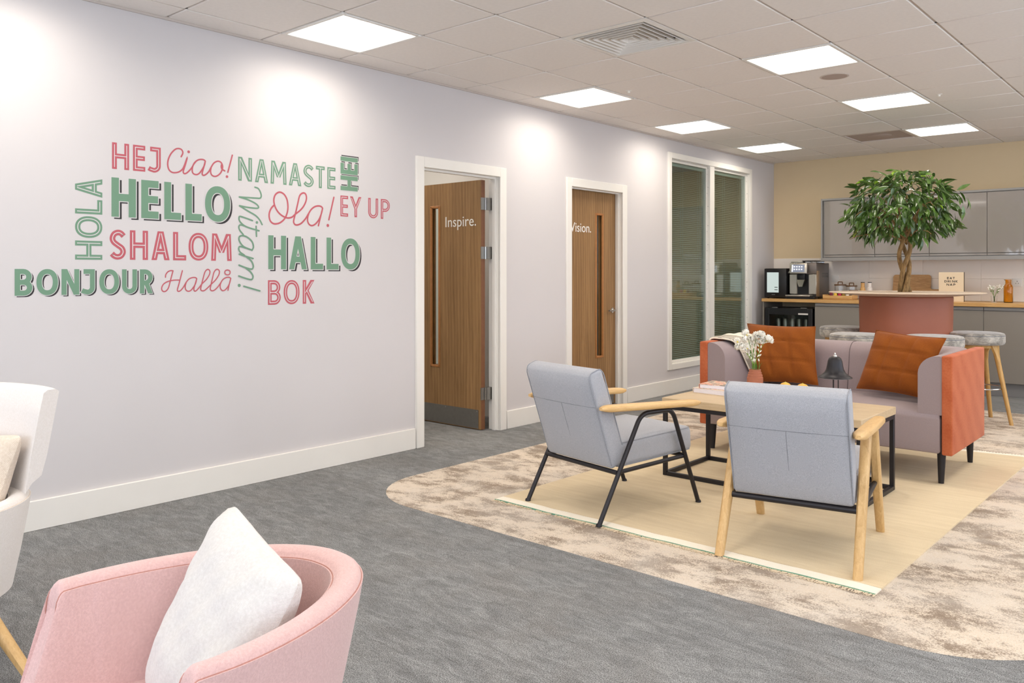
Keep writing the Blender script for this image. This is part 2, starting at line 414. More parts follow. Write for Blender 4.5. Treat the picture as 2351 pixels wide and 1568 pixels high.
def rounded(pts, rad, n=5):
    # polyline with rounded corners
    P = [Vector(p) for p in pts]; out = [P[0]]
    for i in range(1, len(P) - 1):
        a, b_, c = P[i - 1], P[i], P[i + 1]; r = min(rad, (a - b_).length * 0.45, (c - b_).length * 0.45)
        p, q = b_ + (a - b_).normalized() * r, b_ + (c - b_).normalized() * r
        for j in range(n + 1):
            t = j / n; out.append(p * (1 - t) ** 2 + b_ * 2 * t * (1 - t) + q * t * t)
    out.append(P[-1]); return out

# ================================================================== THE SETTING
ZC, XR, YB, YR = 2.73, 6.827, 10.45, -2.0
GX, GY, CELL = 0.227, 2.21, 0.6
# floor, inlay
struct('floor', MB().b2((-3.4, YR, -0.1), (XR, YB, 0)), M['carpet'], label='mottled grey carpet tile floor')
def rrect(x0, x1, y0, y1, r, n=10):
    out = []
    for cx, cy, a0 in ((x1 - r, y0 + r, -90), (x1 - r, y1 - r, 0), (x0 + r, y1 - r, 90), (x0 + r, y0 + r, 180)):
        for k in range(n + 1):
            a = R(a0 + 90 * k / n); out.append((cx + r * math.cos(a), cy + r * math.sin(a)))
    return out
inl = struct('floor_inlay', MB().prism(rrect(0.6, 4.12, 3.045, 8.78, 0.5), -0.005, 0.0015), M['carpet_beige'], label='beige distressed carpet inlay with rounded corners')

# left wall with two doorways and an internal window
W1, W2 = 4.15, 5.06        # doorway one
V1, V2 = 5.975, 6.87       # doorway two
I1, I2, IZ1, IZ2 = 7.77, 9.70, 0.305, 2.535
wl = MB()
T = -0.1
wl.b2((T, YR, 0), (0, W1, ZC + 0.12)); wl.b2((T, W1, 2.105), (0, W2, ZC + 0.12)); wl.b2((T, W2, 0), (0, V1, ZC + 0.12)); wl.b2((T, V1, 2.11), (0, V2, ZC + 0.12))
wl.b2((T, V2, 0), (0, I1, ZC + 0.12)); wl.b2((T, I1, 0), (0, I2, IZ1)); wl.b2((T, I1, IZ2), (0, I2, ZC + 0.12)); wl.b2((T, I2, 0), (0, YB, ZC + 0.12))
wall_left = struct('wall_left', wl, M['wall'], label='long white wall with painted greetings and doorways')
wall_back = struct('wall_back', MB().b2((-3.4, YB, 0), (XR, YB + 0.1, ZC + 0.12)), M['beige_wall'], label='beige kitchen wall')
ry = [-1.4, 0.9, 1.5, 3.8, 4.4, 6.9, 7.5, 10.1]  # unseen windows; the last is stretched to the kitchen end to brighten its tiles
rw = MB(); rw.b2((XR, YR, 0), (XR + 0.12, YB, 0.75)); rw.b2((XR, YR, 2.45), (XR + 0.12, YB, ZC + 0.12)); rw.b2((XR, YR, 0.75), (XR + 0.12, ry[0], 2.45))
for a, b_ in ((ry[1], ry[2]), (ry[3], ry[4]), (ry[5], ry[6]), (ry[7], YB)): rw.b2((XR, a, 0.75), (XR + 0.12, b_, 2.45))
struct('wall_right', rw, M['wall'], label='white window wall to the right')
for k in range(4):
    a, b_ = ry[2 * k], ry[2 * k + 1]; f = MB(); x0, x1 = XR + 0.04, XR + 0.1
    f.b2((x0, a, 0.75), (x1, a + 0.05, 2.45)); f.b2((x0, b_ - 0.05, 0.75), (x1, b_, 2.45)); f.b2((x0, a, 0.75), (x1, b_, 0.8)); f.b2((x0, a, 2.4), (x1, b_, 2.45)); f.b2((x0, (a + b_) / 2 - 0.03, 0.8), (x1, (a + b_) / 2 + 0.03, 2.4))
    struct('window_%d' % (k + 5), f, M['trim'], label='white framed daylight window in the right wall, %s from the kitchen' % ('fourth', 'third', 'second', 'first')[k])
# rear wall (behind the camera) with three daylight windows
rw = MB(); xs = [0.5, 2.3, 2.6, 4.4, 4.7, 6.4]
rw.b2((-3.4, YR - 0.15, 0), (XR, YR, 0.75)); rw.b2((-3.4, YR - 0.15, 2.45), (XR, YR, ZC + 0.12)); rw.b2((-3.4, YR - 0.15, 0.75), (xs[0], YR, 2.45))
for a, b_ in ((xs[1], xs[2]), (xs[3], xs[4]), (xs[5], XR)): rw.b2((a, YR - 0.15, 0.75), (b_, YR, 2.45))
struct('wall_rear', rw, M['wall'], label='white wall with windows behind the viewer')
for k in range(3):
    a, b_ = xs[2 * k], xs[2 * k + 1]
    f = MB()
    f.b2((a, YR - 0.1, 0.75), (a + 0.05, YR - 0.04, 2.45)); f.b2((b_ - 0.05, YR - 0.1, 0.75), (b_, YR - 0.04, 2.45)); f.b2((a, YR - 0.1, 0.75), (b_, YR - 0.04, 0.8)); f.b2((a, YR - 0.1, 2.4), (b_, YR - 0.04, 2.45))
    f.b2(((a + b_) / 2 - 0.03, YR - 0.1, 0.8), ((a + b_) / 2 + 0.03, YR - 0.04, 2.4))
    struct('window_%d' % (k + 2), f, M['trim'], label='white framed daylight window, pane %s from the word wall' % ('first', 'second', 'third')[k])
# offices behind the left wall
ow = MB(); ow.b2((-3.4, YR, 0), (-3.3, YB, ZC)); ow.b2((-3.3, 5.45, 0), (T, 5.55, ZC)); ow.b2((-3.3, 2.0, 0), (T, 2.1, ZC))
struct('wall_office', ow, M['office_wall'], label='pale office walls beyond the doors')
ow = MB(); ow.b2((-3.3, 7.3, 0), (T, 7.4, ZC)); ow.b2((-2.2, 7.4, 0), (-2.1, YB, ZC))
struct('wall_office_dark', ow, M['office_dark'], label='grey green office wall behind the blinds')

# ceiling: recessed bars and lay-in tiles
cb = MB(); cb.b2((-3.4, YR, ZC + 0.05), (XR, YB, ZC + 0.12))
for i in range(0, 12): cb.b2((GX + CELL * i - 0.012, YR, ZC + 0.008), (GX + CELL * i + 0.012, YB, ZC + 0.05))
for j in range(-7, 14): cb.b2((0, GY + CELL * j - 0.012, ZC + 0.008), (XR, GY + CELL * j + 0.012, ZC + 0.05))
cb.b2((-3.4, YR, ZC), (T, YB, ZC + 0.05))
ceiling = struct('ceiling', cb, M['ceil_bar'], label='white suspended grid ceiling')
LIGHTS = [(i, j) for i in (0, 3, 6, 9) for j in (-5, -2, 1, 5, 8, 11)]
SPECIAL = set(LIGHTS) | {(2, 3), (2, 11)}
_tm = {}
for i in range(-1, 11):
    for j in range(-8, 14):
        if (i, j) in SPECIAL: continue
        x0, x1 = max(0.004, GX + CELL * i + 0.007), min(XR, GX + CELL * (i + 1) - 0.007)
        y0, y1 = max(YR, GY + CELL * j + 0.007), min(YB - 0.004, GY + CELL * (j + 1) - 0.007)
        if i == -1: x0 = 0.012
        if x1 - x0 < 0.05 or y1 - y0 < 0.05: continue
        k = (round(x1 - x0, 3), round(y1 - y0, 3))
        if k not in _tm:
            mb = MB(); mb.box((0, 0, 0.01), (k[0], k[1], 0.02), 0.004, 1); _tm[k] = mb.mesh('ceiling_tile', M['ceil_tile'])
        link('ceiling_tile', _tm[k], ceiling, ((x0 + x1) / 2, (y0 + y1) / 2, ZC))
struct('trim_1', MB().b2((0.0005, YR, ZC - 0.012), (0.012, YB, ZC + 0.02)), M['ceil_bar'], label='ceiling edge angle along the word wall')

# ceiling light panels
def cell_c(i, j): return (GX + CELL * (i + 0.5), GY + CELL * (j + 0.5), ZC)
LIGHT_LABEL = {
    (0, 1): 'square ceiling light panel nearest the camera, above the greetings', (0, 5): 'square ceiling light panel above the first open door, along the wall',
    (0, 8): 'square ceiling light panel above the second door, along the wall', (0, 11): 'small far ceiling light panel in the corner above the blinds window',
    (3, 5): 'ceiling light panel right of the air vent, beside the round speaker', (3, 8): 'ceiling light panel between the round speaker and the flat grille',
    (3, 11): 'far ceiling light panel beside the flat return grille'}
fr = MB(); o_, i_ = 0.297, 0.272
for sx, sy, dx, dy in ((0, 1, o_, 0.0125), (0, -1, o_, 0.0125), (1, 0, 0.0125, i_), (-1, 0, 0.0125, i_)):
    fr.box((sx * (o_ - 0.0125), sy * (o_ - 0.0125), 0.004), (dx * 2, dy * 2, 0.02), 0.003, 1)
fr_me = fr.mesh('frame', M['white_plastic'])
df_me = MB().box((0, 0, 0.012), (i_ * 2, i_ * 2, 0.008)).mesh('diffuser', M['panel'])
def lamp(t):
    l = bpy.data.lights.get('panel_lamp')
    if l is None:
        l = bpy.data.lights.new('panel_lamp', 'AREA'); l.shape = 'SQUARE'; l.size = 0.53; l.energy = LAMP_W; l.color = (1.0, 0.895, 0.775); l.spread = R(LAMP_SPREAD)
    o = link('lamp', l, t, (0, 0, 0.004)); return o
for (i, j) in LIGHTS:
    t = thing('ceiling_light', LIGHT_LABEL.get((i, j), 'square ceiling light panel out of view behind or right of the camera'), 'ceiling light', cell_c(i, j), group='ceiling light panels')
    link('frame', fr_me, t); link('diffuser', df_me, t); lamp(t)
# four-way air diffuser
t = thing('air_vent', 'white square ceiling air vent with nested louvre rings', 'vent', cell_c(2, 3))
MB().box((0, 0, 0.17), (0.56, 0.56, 0.02)).add(*bbox(0.56, 0.02, 0.16, 0, 1), Matrix.Translation((0, 0.27, 0.09))).add(*bbox(0.56, 0.02, 0.16, 0, 1), Matrix.Translation((0, -0.27, 0.09))).add(*bbox(0.02, 0.56, 0.16, 0, 1), Matrix.Translation((0.27, 0, 0.09))).add(*bbox(0.02, 0.56, 0.16, 0, 1), Matrix.Translation((-0.27, 0, 0.09))).build('plenum', M['dark_void'], t)
def sq_ring(mb, prof):
    # square frustum rings from (half-size, z) profile, closed loop
    rows = []
    for cx, cy in ((1, 1), (-1, 1), (-1, -1), (1, -1)): rows.append([(cx * h, cy * h, z) for h, z in prof])
    mb.grid(rows, closed_u=True, closed_v=True); return mb
sq_ring(MB(), [(0.297, 0), (0.262, -0.004), (0.25, 0.012), (0.297, 0.012)]).build('frame', M['white_plastic'], t, ang=20)
for k in range(6):
    h = 0.240 - 0.040 * k
    sq_ring(MB(), [(h + 0.006, -0.006), (h + 0.003, -0.007), (max(h - 0.013, 0.004), 0.020), (max(h - 0.010, 0.006), 0.022)]).build('louvre', M['white_plastic'], t, ang=20)
# flat return grille, loudspeaker, sprinklers
t = thing('return_grille', 'flat grey-beige ceiling return grille beside the farthest lights', 'vent', cell_c(2, 11))
sq_ring(MB(), [(0.297, 0), (0.275, -0.003), (0.27, 0.012), (0.297, 0.012)]).build('frame', M['ceil_bar'], t, ang=20)
MB().box((0, 0, 0.012), (0.545, 0.545, 0.01)).build('face_plate', M['spk'], t)
MB().lathe([(0, -0.004), (0.1, -0.004), (0.12, 0.004), (0.12, 0.01)], n=32).build('centre_disc', M['spk'], t)
t = thing('ceiling_speaker', 'round flush ceiling loudspeaker in the tile behind a light panel', 'speaker', cell_c(3, 6))
MB().lathe([(0.085, -0.004), (0.1, -0.003), (0.1, 0.001)], n=40).build('rim', M['ceil_bar'], t)
MB().lathe([(0, -0.005), (0.088, -0.004), (0.088, 0.0)], n=40).build('grille', M['spk'], t)
for q, (gx, gy) in enumerate(((1.19, 5.51), (4.19, 8.45))):
    t = thing('sprinkler_head', ('small white sprinkler head beside the wall row of lights', 'small white sprinkler head right of the middle light panel')[q], 'sprinkler', (GX + CELL * gx, GY + CELL * gy, ZC))
    MB().lathe([(0, -0.004), (0.022, -0.003), (0.025, 0.001)], n=20).build('rosette', M['white_plastic'], t)
    MB().lathe([(0, -0.02), (0.009, -0.018), (0.009, -0.003)], n=12).build('head', M['petal'], t)

# unseen office ceiling panels, added to brighten the rooms behind the doors and blinds
for q, (x, y) in enumerate(((-1.0, 3.2), (-2.4, 3.2), (-1.0, 4.7), (-2.4, 4.7), (-1.7, 6.4), (-1.2, 8.8))):
    t = thing('added_office_light', 'added ceiling light panel inside the office behind the open door' if q < 4 else ('added ceiling light panel inside the office behind the closed door', 'added ceiling light panel inside the office behind the blinds')[q - 4], 'ceiling light', (x, y, ZC - 0.022), group='added office lights')
    link('frame', fr_me, t); link('diffuser', df_me, t); lamp(t)

# baseboards
def base(name, p, q): struct(name, MB().b2(p, q, 0.004, 1), M['trim'], label='white baseboard')
bb = MB()
for a, b_ in ((YR, W1 - 0.055), (W2 + 0.055, V1 - 0.055), (V2 + 0.055, YB)): bb.b2((0, a, 0), (0.018, b_, 0.15), 0.003, 1)
struct('baseboard_left', bb, M['trim'], label='white baseboard below the word wall')

# door casings and linings
def casing(name, y0, y1, zt, label):
    mb = MB(); wd = 0.078
    mb.b2((-0.001, y0 - wd, 0), (0.02, y0, zt + wd), 0.003, 1); mb.b2((-0.001, y1, 0), (0.02, y1 + wd, zt + wd), 0.003, 1); mb.b2((-0.001, y0, zt), (0.02, y1, zt + wd), 0.003, 1)
    mb.b2((T - 0.01, y0 - 0.03, 0), (0.004, y0, zt), 0); mb.b2((T - 0.01, y1, 0), (0.004, y1 + 0.033, zt), 0); mb.b2((T - 0.01, y0 - 0.03, zt), (0.004, y1 + 0.033, zt + 0.03), 0)
    return struct(name, mb, M['trim'], label=label)
casing('trim_2', 4.18, 5.027, 2.078, 'white casing around the open doorway')
casing('trim_3', 6.005, 6.84, 2.08, 'white casing around the closed door')
st = MB(); st.b2((-0.062, 4.18, 0), (-0.03, 4.195, 2.078)); st.b2((-0.062, 5.012, 0), (-0.03, 5.027, 2.078)); st.b2((-0.062, 4.195, 2.062), (-0.03, 5.012, 2.078))
struct('trim_4', st, M['trim'], label='door stop inside the open doorway')
st = MB(); st.b2((-0.045, 6.005, 0), (-0.03, 6.017, 2.08)); st.b2((-0.045, 6.828, 0), (-0.03, 6.84, 2.08)); st.b2((-0.045, 6.017, 2.068), (-0.03, 6.828, 2.08))
struct('trim_5', st, M['trim'], label='door stop around the closed door')

def text_mesh(body, size, mat, name):
    cu = bpy.data.curves.new(name, 'FONT'); cu.body = body; cu.size = size; cu.extrude = 0.0004; cu.resolution_u = 4; cu.align_x = 'LEFT'
    o = bpy.data.objects.new(name, cu); COL.objects.link(o)
    me = bpy.data.meshes.new_from_object(o.evaluated_get(bpy.context.evaluated_depsgraph_get()))
    bpy.data.objects.remove(o); bpy.data.curves.remove(cu)
    me.materials.clear(); me.materials.append(mat); me.name = name
    return me
def fit_text(me, w_, h_=None):
    xs_ = [v_.co.x for v_ in me.vertices]; x0 = min(xs_); s = w_ / (max(xs_) - x0)
    ys_ = [v_.co.y for v_ in me.vertices]
    sy = s if h_ is None else h_ / (max(ys_) - min(ys_))
    y0 = 0
    for v_ in me.vertices: v_.co.x = (v_.co.x - x0) * s; v_.co.y = (v_.co.y - y0) * sy
    return me
# a door leaf built in its own frame: u along the face from 0 (lock edge) to WD (hinge edge), z up, face towards -v
def door_leaf(root, WD, HT, u0, u1, z0, z1, word, tu0, tu1, tz, tdesc, th=0.044):
    # leaf with a slot for the vision panel, made of four boards joined in one mesh
    mb = MB()
    mb.b2((0, 0, 0.006), (u0, th, HT)); mb.b2((u1, 0, 0.006), (WD, th, HT)); mb.b2((u0, 0, 0.006), (u1, th, z0)); mb.b2((u0, 0, z1), (u1, th, HT))
    mb.build('leaf', M['veneer'], root, smooth=False)
    for a in (-0.0015, WD - 0.0035): MB().b2((a, 0.0005, 0.007), (a + 0.005, th - 0.0005, HT - 0.001)).build('lipping', M['lip'], root)
    g = MB().b2((u0, th / 2 - 0.003, z0), (u1, th / 2 + 0.003, z1)).build('vision_pane', M['pane_door'], root)
    for vv in (-0.006, th - 0.012):
        for (p, q) in (((u0 - 0.008, vv, z0 - 0.008), (u0 + 0.012, vv + 0.018, z1 + 0.008)), ((u1 - 0.012, vv, z0 - 0.008), (u1 + 0.008, vv + 0.018, z1 + 0.008)), ((u0, vv, z0 - 0.008), (u1, vv + 0.018, z0 + 0.012)), ((u0, vv, z1 - 0.012), (u1, vv + 0.018, z1 + 0.008))):
            MB().b2(p, q, 0.003, 1).build('glazing_bead', M['bead'], root)
    kp = MB().b2((0.03, -0.0025, 0.012), (WD - 0.03, -0.0001, 0.165)).build('kick_plate', M['steel'], root)
    for sx in (0.045, WD / 2, WD - 0.045):
        for sz in (0.025, 0.152): MB().lathe([(0, 0), (0.004, 0.0), (0.004, 0.001)], n=8).build('screw', M['chrome'], kp, (sx, -0.0026, sz), (R(90), 0, 0))
    me = fit_text(text_mesh(word, 0.14, M['white_vinyl'], 'lettering'), tu1 - tu0)
    link('lettering', me, root, (tu0, -0.0012, tz), (R(90), 0, 0))['label'] = tdesc
# open door: leaf stands square to the wall inside the first office, face towards -y, hinge edge at x = -0.10
d1 = link('door_1', None, None, (-0.925, 4.923, 0)); tag(d1, 'walnut veneer door standing open, lettered Inspire.', None, None, 'structure')
door_leaf(d1, 0.825, 2.055, 0.23, 0.335, 0.49, 1.86, 'Inspire.', 0.925 - 0.515, 0.925 - 0.158, 1.682, 'white lettering reading Inspire.')
for z in (1.86, 1.457, 0.30):
    h = MB().b2((0.822, -0.004, z - 0.05), (0.832, 0.04, z + 0.05)).b2((0.826, 0.04, z - 0.05), (0.856, 0.100, z + 0.05)).build('hinge', M['steel'], d1)
    MB().tube([(0.836, 0.044, z - 0.05), (0.836, 0.044, z + 0.05)], 0.007, 10).build('knuckle', M['chrome'], h)
def lever(root, u, z, sgn):
    h = MB().lathe([(0, 0), (0.026, 0.0), (0.026, 0.008), (0.012, 0.010), (0.01, 0.045), (0, 0.045)], n=20).build('handle', M['chrome'], root, (u, 0, z), (R(90), 0, 0))
    MB().tube(rounded([(0, 0, 0.04), (sgn * 0.02, 0, 0.048), (sgn * 0.12, 0, 0.048)], 0.02), 0.008, 10).build('lever', M['chrome'], h)
lever(d1, 0.07, 0.95, 1)
# closed door in the second doorway, face towards +x
d2 = link('door_2', None, None, (-0.07, 6.008, 0), (0, 0, R(90))); tag(d2, 'walnut veneer door standing closed, lettered Vision.', None, None, 'structure')
door_leaf(d2, 0.828, 2.07, 0.497, 0.613, 0.48, 1.86, 'Vision.', 0.085, 0.415, 1.677, 'white lettering reading Vision.')
lever(d2, 0.772, 0.925, -1)

# internal window with venetian blinds
win = link('window_1', None, None, (0, 0, 0)); tag(win, 'tall white internal window of two panes with venetian blinds', None, None, 'structure')
yo0, yo1, zo0, zo1 = 7.722, 9.748, 0.255, 2.585
cs = MB(); cw = 0.062
cs.b2((-0.002, yo0, zo0), (0.022, yo0 + cw, zo1), 0.003, 1); cs.b2((-0.002, yo1 - cw, zo0), (0.022, yo1, zo1), 0.003, 1)
cs.b2((-0.002, yo0 + cw, zo1 - cw), (0.022, yo1 - cw, zo1), 0.003, 1); cs.b2((-0.002, yo0 + cw, zo0), (0.022, yo1 - cw, zo0 + cw), 0.003, 1)
cs.build('casing', M['trim'], win)
ym = 8.715
MB().b2((T, ym - 0.055, IZ1), (0.012, ym + 0.055, IZ2), 0.003, 1).build('mullion', M['trim'], win)
MB().b2((T, I1 - 0.0, IZ1 - 0.0), (0, I2, IZ1 + 0.016)).b2((T, I1, IZ2 - 0.016), (0, I2, IZ2)).b2((T, I1, IZ1), (0, I1 + 0.016, IZ2)).b2((T, I2 - 0.016, IZ1), (0, I2, IZ2)).build('lining', M['trim'], win)
slat_me = {}
for k, (a, b_) in enumerate(((I1 + 0.016, ym - 0.055), (ym + 0.055, I2 - 0.016))):
    f = MB(); bw = 0.028
    for p, q in (((-0.045, a, IZ1 + 0.016), (-0.02, a + bw, IZ2 - 0.016)), ((-0.045, b_ - bw, IZ1 + 0.016), (-0.02, b_, IZ2 - 0.016)), ((-0.045, a + bw, IZ1 + 0.016), (-0.02, b_ - bw, IZ1 + 0.016 + bw)), ((-0.045, a + bw, IZ2 - 0.016 - bw), (-0.02, b_ - bw, IZ2 - 0.016))): f.b2(p, q, 0.003, 1)
    sash = f.build('sash_bead', M['trim'], win)
    for q in range(10): MB().lathe([(0, 0.0), (0.004, 0.0), (0.004, 0.0012)], n=8).build('screw', M['steel'], sash, (-0.0195, b_ - bw / 2, 0.45 + q * 0.22), (0, R(90), 0))
    for q in range(10): MB().lathe([(0, 0.0), (0.004, 0.0), (0.004, 0.0012)], n=8).build('screw', M['steel'], sash, (-0.015, b_ - 0.0005, 0.52 + q * 0.22), (R(90), 0, 0))
    p_ = MB().b2((-0.036, a + 0.01, IZ1 + 0.03), (-0.031, b_ - 0.01, IZ2 - 0.03)).build('glass_pane', M['pane'], win)
    bl = MB().b2((-0.085, a + 0.004, IZ2 - 0.075), (-0.055, b_ - 0.004, IZ2 - 0.045)).build('blind_headrail', M['slat'], win)
    L = round(b_ - a - 0.02, 4)
    if L not in slat_me:
        rows = [[(x, y, z) for (x, z) in ((-0.009, -0.001), (-0.0045, 0.0005), (0, 0.001), (0.0045, 0.0005), (0.009, -0.001))] for y in (-L / 2, L / 2)]
        slat_me[L] = MB().grid(rows).mesh('slat', M['slat'])
    z = IZ1 + 0.06; n_ = 0
    while z < IZ2 - 0.085:
        link('slat', slat_me[L], bl, (-0.07, (a + b_) / 2, z), (0, R(14), 0)); z += 0.0215; n_ += 1
    for fr_ in (0.08, 0.42, 0.86):
        for dx in (-0.083, -0.057): MB().tube([(dx, a + (b_ - a) * fr_, IZ1 + 0.05), (dx, a + (b_ - a) * fr_, IZ2 - 0.06)], 0.0018, 5).build('ladder_cord', M['slat'], bl)
    MB().b2((-0.082, a + 0.006, IZ1 + 0.03), (-0.058, b_ - 0.006, IZ1 + 0.045), 0.003, 1).build('bottom_rail', M['slat'], bl)

# splashback tiles on the kitchen wall
MB().b2((0.0, YB - 0.004, 0.978), (5.4, YB + 0.001, 1.48)).build('grout_bed', M['tile_white'], wall_back)
sp_me = MB().box((0, 0, 0), (0.5985, 0.006, 0.2505), 0.002, 1).mesh('splash_tile', M['tile_white'])
for r_ in range(2):
    for c_ in range(9):
        link('splash_tile', sp_me, wall_back, (0.30 + 0.6 * c_ + 0.002, YB - 0.0045, 0.977 + 0.1255 + r_ * 0.2515))

# ================================================================== PAINTED WORDS
def off_ribbon(pts, t, closed=False):
    n = len(pts); L_, R_ = [], []
    for i in range(n):
        p = pts[i]
        a = pts[(i - 1) % n] if (i > 0 or closed) else None; c = pts[(i + 1) % n] if (i < n - 1 or closed) else None
        d1_ = (p - a).normalized() if a is not None else None; d2_ = (c - p).normalized() if c is not None else None
        if d1_ is None: d1_ = d2_
        if d2_ is None: d2_ = d1_
        n1 = Vector((-d1_.y, d1_.x)); n2 = Vector((-d2_.y, d2_.x)); mm = n1 + n2
        if mm.length < 1e-4: mm = n1.copy()
        mm.normalize(); k = 1 / max(0.35, mm.dot(n1)); L_.append(p + mm * (t / 2) * k); R_.append(p - mm * (t / 2) * k)
    return L_, R_
class Flat:
    def __init__(s): s.v = []; s.f = []; s.rank = []; s.k = 0
    def done(s):
        s.rank += [s.k] * (len(s.v) - len(s.rank)); s.k += 1
    def ribbon(s, pts, t, closed=False, trim=0.0, climb=0.0):
        pts = [Vector((p[0], p[1])) for p in pts]
        if trim and not closed:
            pts[0] = pts[0] + (pts[1] - pts[0]).normalized() * trim; pts[-1] = pts[-1] + (pts[-2] - pts[-1]).normalized() * trim
        L_, R_ = off_ribbon(pts, t, closed); o = len(s.v); n = len(pts)
        for a, b_ in zip(L_, R_): s.v += [a, b_]
        for i in range(n if closed else n - 1):
            j = (i + 1) % n; s.f.append((o + 2 * i, o + 2 * i + 1, o + 2 * j + 1, o + 2 * j))
        if climb: s.rank += [s.k + climb * (i // 2) / n for i in range(2 * n)]
        s.done()
    def slant(s, p, q, t, trim=0.0):     # diagonal with horizontal cuts
        p, q = Vector(p), Vector(q); d = (q - p)
        if trim: u = d.normalized(); p, q = p + u * trim, q - u * trim; d = q - p
        hw = t / 2 * d.length / abs(d.y); o = len(s.v)
        s.v += [p + Vector((-hw, 0)), p + Vector((hw, 0)), q + Vector((hw, 0)), q + Vector((-hw, 0))]; s.f.append((o, o + 1, o + 2, o + 3)); s.done()
    def disc(s, c, r, n=14):
        o = len(s.v); s.v += [Vector((c[0] + r * math.cos(2 * math.pi * k / n), c[1] + r * math.sin(2 * math.pi * k / n))) for k in range(n)]; s.f.append(tuple(range(o, o + n))); s.done()
def arc(cx, cy, rx, ry, a0, a1, n=10): return [(cx + rx * math.cos(R(a0 + (a1 - a0) * k / n)), cy + ry * math.sin(R(a0 + (a1 - a0) * k / n))) for k in range(n + 1)]
def glyph(F, ch, W, h, t, tr=0.0):
    # capital letter in a W x 1 box; h is half the full stroke (places the centre lines), t the stroke drawn now, tr trims the ends
    rb = lambda p, c=False: F.ribbon(p, t, c, tr)
    sl = lambda p, q: F.slant(p, q, t, tr)
    T1 = 1 - h
    if ch == 'H': rb([(h, 0), (h, 1)]); rb([(W - h, 0), (W - h, 1)]); F.ribbon([(h, 0.5), (W - h, 0.5)], t)
    elif ch == 'E': rb([(W, T1), (h, T1), (h, h), (W, h)]); F.ribbon([(h, 0.5), (W * 0.97 - tr, 0.5)], t)
    elif ch == 'L': rb([(h, 1), (h, h), (W, h)])
    elif ch == 'I': rb([(h, 0), (h, 1)])
    elif ch == 'T': rb([(0, T1), (W, T1)]); F.ribbon([(W / 2, T1), (W / 2, tr)], t)
    elif ch == 'J':
        r = (W - 2 * h) * 0.62; rb([(W * 0.12, T1), (W - h, T1), (W - h, h + r)] + arc(W - h - r, h + r, r, r, 0, -90)[1:] + [(h * 0.7, h + 0.035), (0.0, h + 0.07)])
    elif ch == 'O' or ch == 'o':
        pts = []
        for k in range(36):
            a = 2 * math.pi * k / 36; c_, s_ = math.cos(a), math.sin(a)
            pts.append((W / 2 + (W / 2 - h) * math.copysign(abs(c_) ** 0.9, c_), 0.5 + (0.5 - h) * math.copysign(abs(s_) ** 0.9, s_)))
        rb(pts, True)
    elif ch == 'A':
        g = h * 1.05; sl((g, 0), (W / 2 - h * 0.12, 1)); sl((W - g, 0), (W / 2 + h * 0.12, 1)); F.ribbon([(g + (W / 2 - g) * 0.32, 0.30), (W - g - (W / 2 - g) * 0.32, 0.30)], t)
    elif ch == 'N': rb([(h, 0), (h, 1)]); rb([(W - h, 0), (W - h, 1)]); F.slant((h * 1.1, 1 - tr), (W - h * 1.1, tr), t)
    elif ch == 'M':
        e = h * 0.9; sl((e, 0), (e + W * 0.05, 1)); sl((W - e, 0), (W - e - W * 0.05, 1)); F.slant((e + W * 0.05, 1 - tr), (W / 2, 0.30), t); F.slant((W - e - W * 0.05, 1 - tr), (W / 2, 0.30), t)
    elif ch == 'S':
        U = lambda u: h + u * (W - 2 * h); V = lambda v: h + v * (1 - 2 * h)
        q = [(1.05, .86), (.8, .97), (.5, 1.0), (.16, .93), (0, .76), (.12, .61), (.5, .48), (.88, .36), (1.0, .2), (.82, .05), (.5, 0), (.2, .03), (-.06, .13)]
        rb(crom([Vector((U(a), V(b_))) for a, b_ in q], 5))
    elif ch in 'PRB':
        m_ = 0.5 if ch == 'B' else 0.44; r = (T1 - m_) / 2; r2 = min(r, W - 2 * h)
        rb([(h, 0), (h, 1)]); F.ribbon([(h, T1), (W - h * (1.25 if ch == 'B' else 1) - r2, T1)] + arc(W - h * (1.25 if ch == 'B' else 1) - r2, T1 - r, r2, r, 90, -90)[1:] + [(h, m_)], t)
        if ch == 'B': r = (m_ - h) / 2; r2 = min(r, W - 2 * h); F.ribbon([(h, m_), (W - h - r2, m_)] + arc(W - h - r2, m_ - r, r2, r, 90, -90)[1:] + [(h, h)], t)
        if ch == 'R': F.slant((W * 0.5, m_), (W - h * 1.02, tr), t)
    elif ch == 'D': rb([(h, 0), (h, 1)]); F.ribbon([(h, T1), (W * 0.45, T1)] + arc(W * 0.45, 0.5, W * 0.55 - h, 0.5 - h, 90, -90, 14)[1:] + [(h, h)], t)
    elif ch == 'U': r = W / 2 - h; rb([(h, 1), (h, h + r)] + arc(W / 2, h + r, r, r, 180, 360)[1:-1] + [(W - h, h + r), (W - h, 1)])
    elif ch == 'K': rb([(h, 0), (h, 1)]); F.slant((W - h * 1.25, 1 - tr), (h * 1.5, 0.46), t); F.slant((h * 2.2, 0.58), (W - h * 1.15, tr), t)
    elif ch == 'Y': F.slant((h * 1.1, 1 - tr), (W / 2, 0.42), t); F.slant((W - h * 1.1, 1 - tr), (W / 2, 0.42), t); F.ribbon([(W / 2, 0.44), (W / 2, tr)], t)
def flat_obj(name, layers, place, parent, smooth=False):
    # layers: [(Flat, lift, offset, material)] joined in one object with several materials; place maps (u, v, lift) to 3D
    me = bpy.data.meshes.new(name); vs, fs, mi = [], [], []
    for k, (F, lift, off, mat) in enumerate(layers):
        o = len(vs)
        vs += [tuple(place(p.x + off[0], p.y + off[1], lift + F.rank[i] * 0.00005)) for i, p in enumerate(F.v)]; fs += [tuple(i + o for i in q) for q in F.f]; mi += [k] * len(F.f); me.materials.append(mat)
    me.from_pydata(vs, [], fs); me.polygons.foreach_set('material_index', mi); me.update()
    return link(name, me, parent)
ZX = 920 / 2351.0
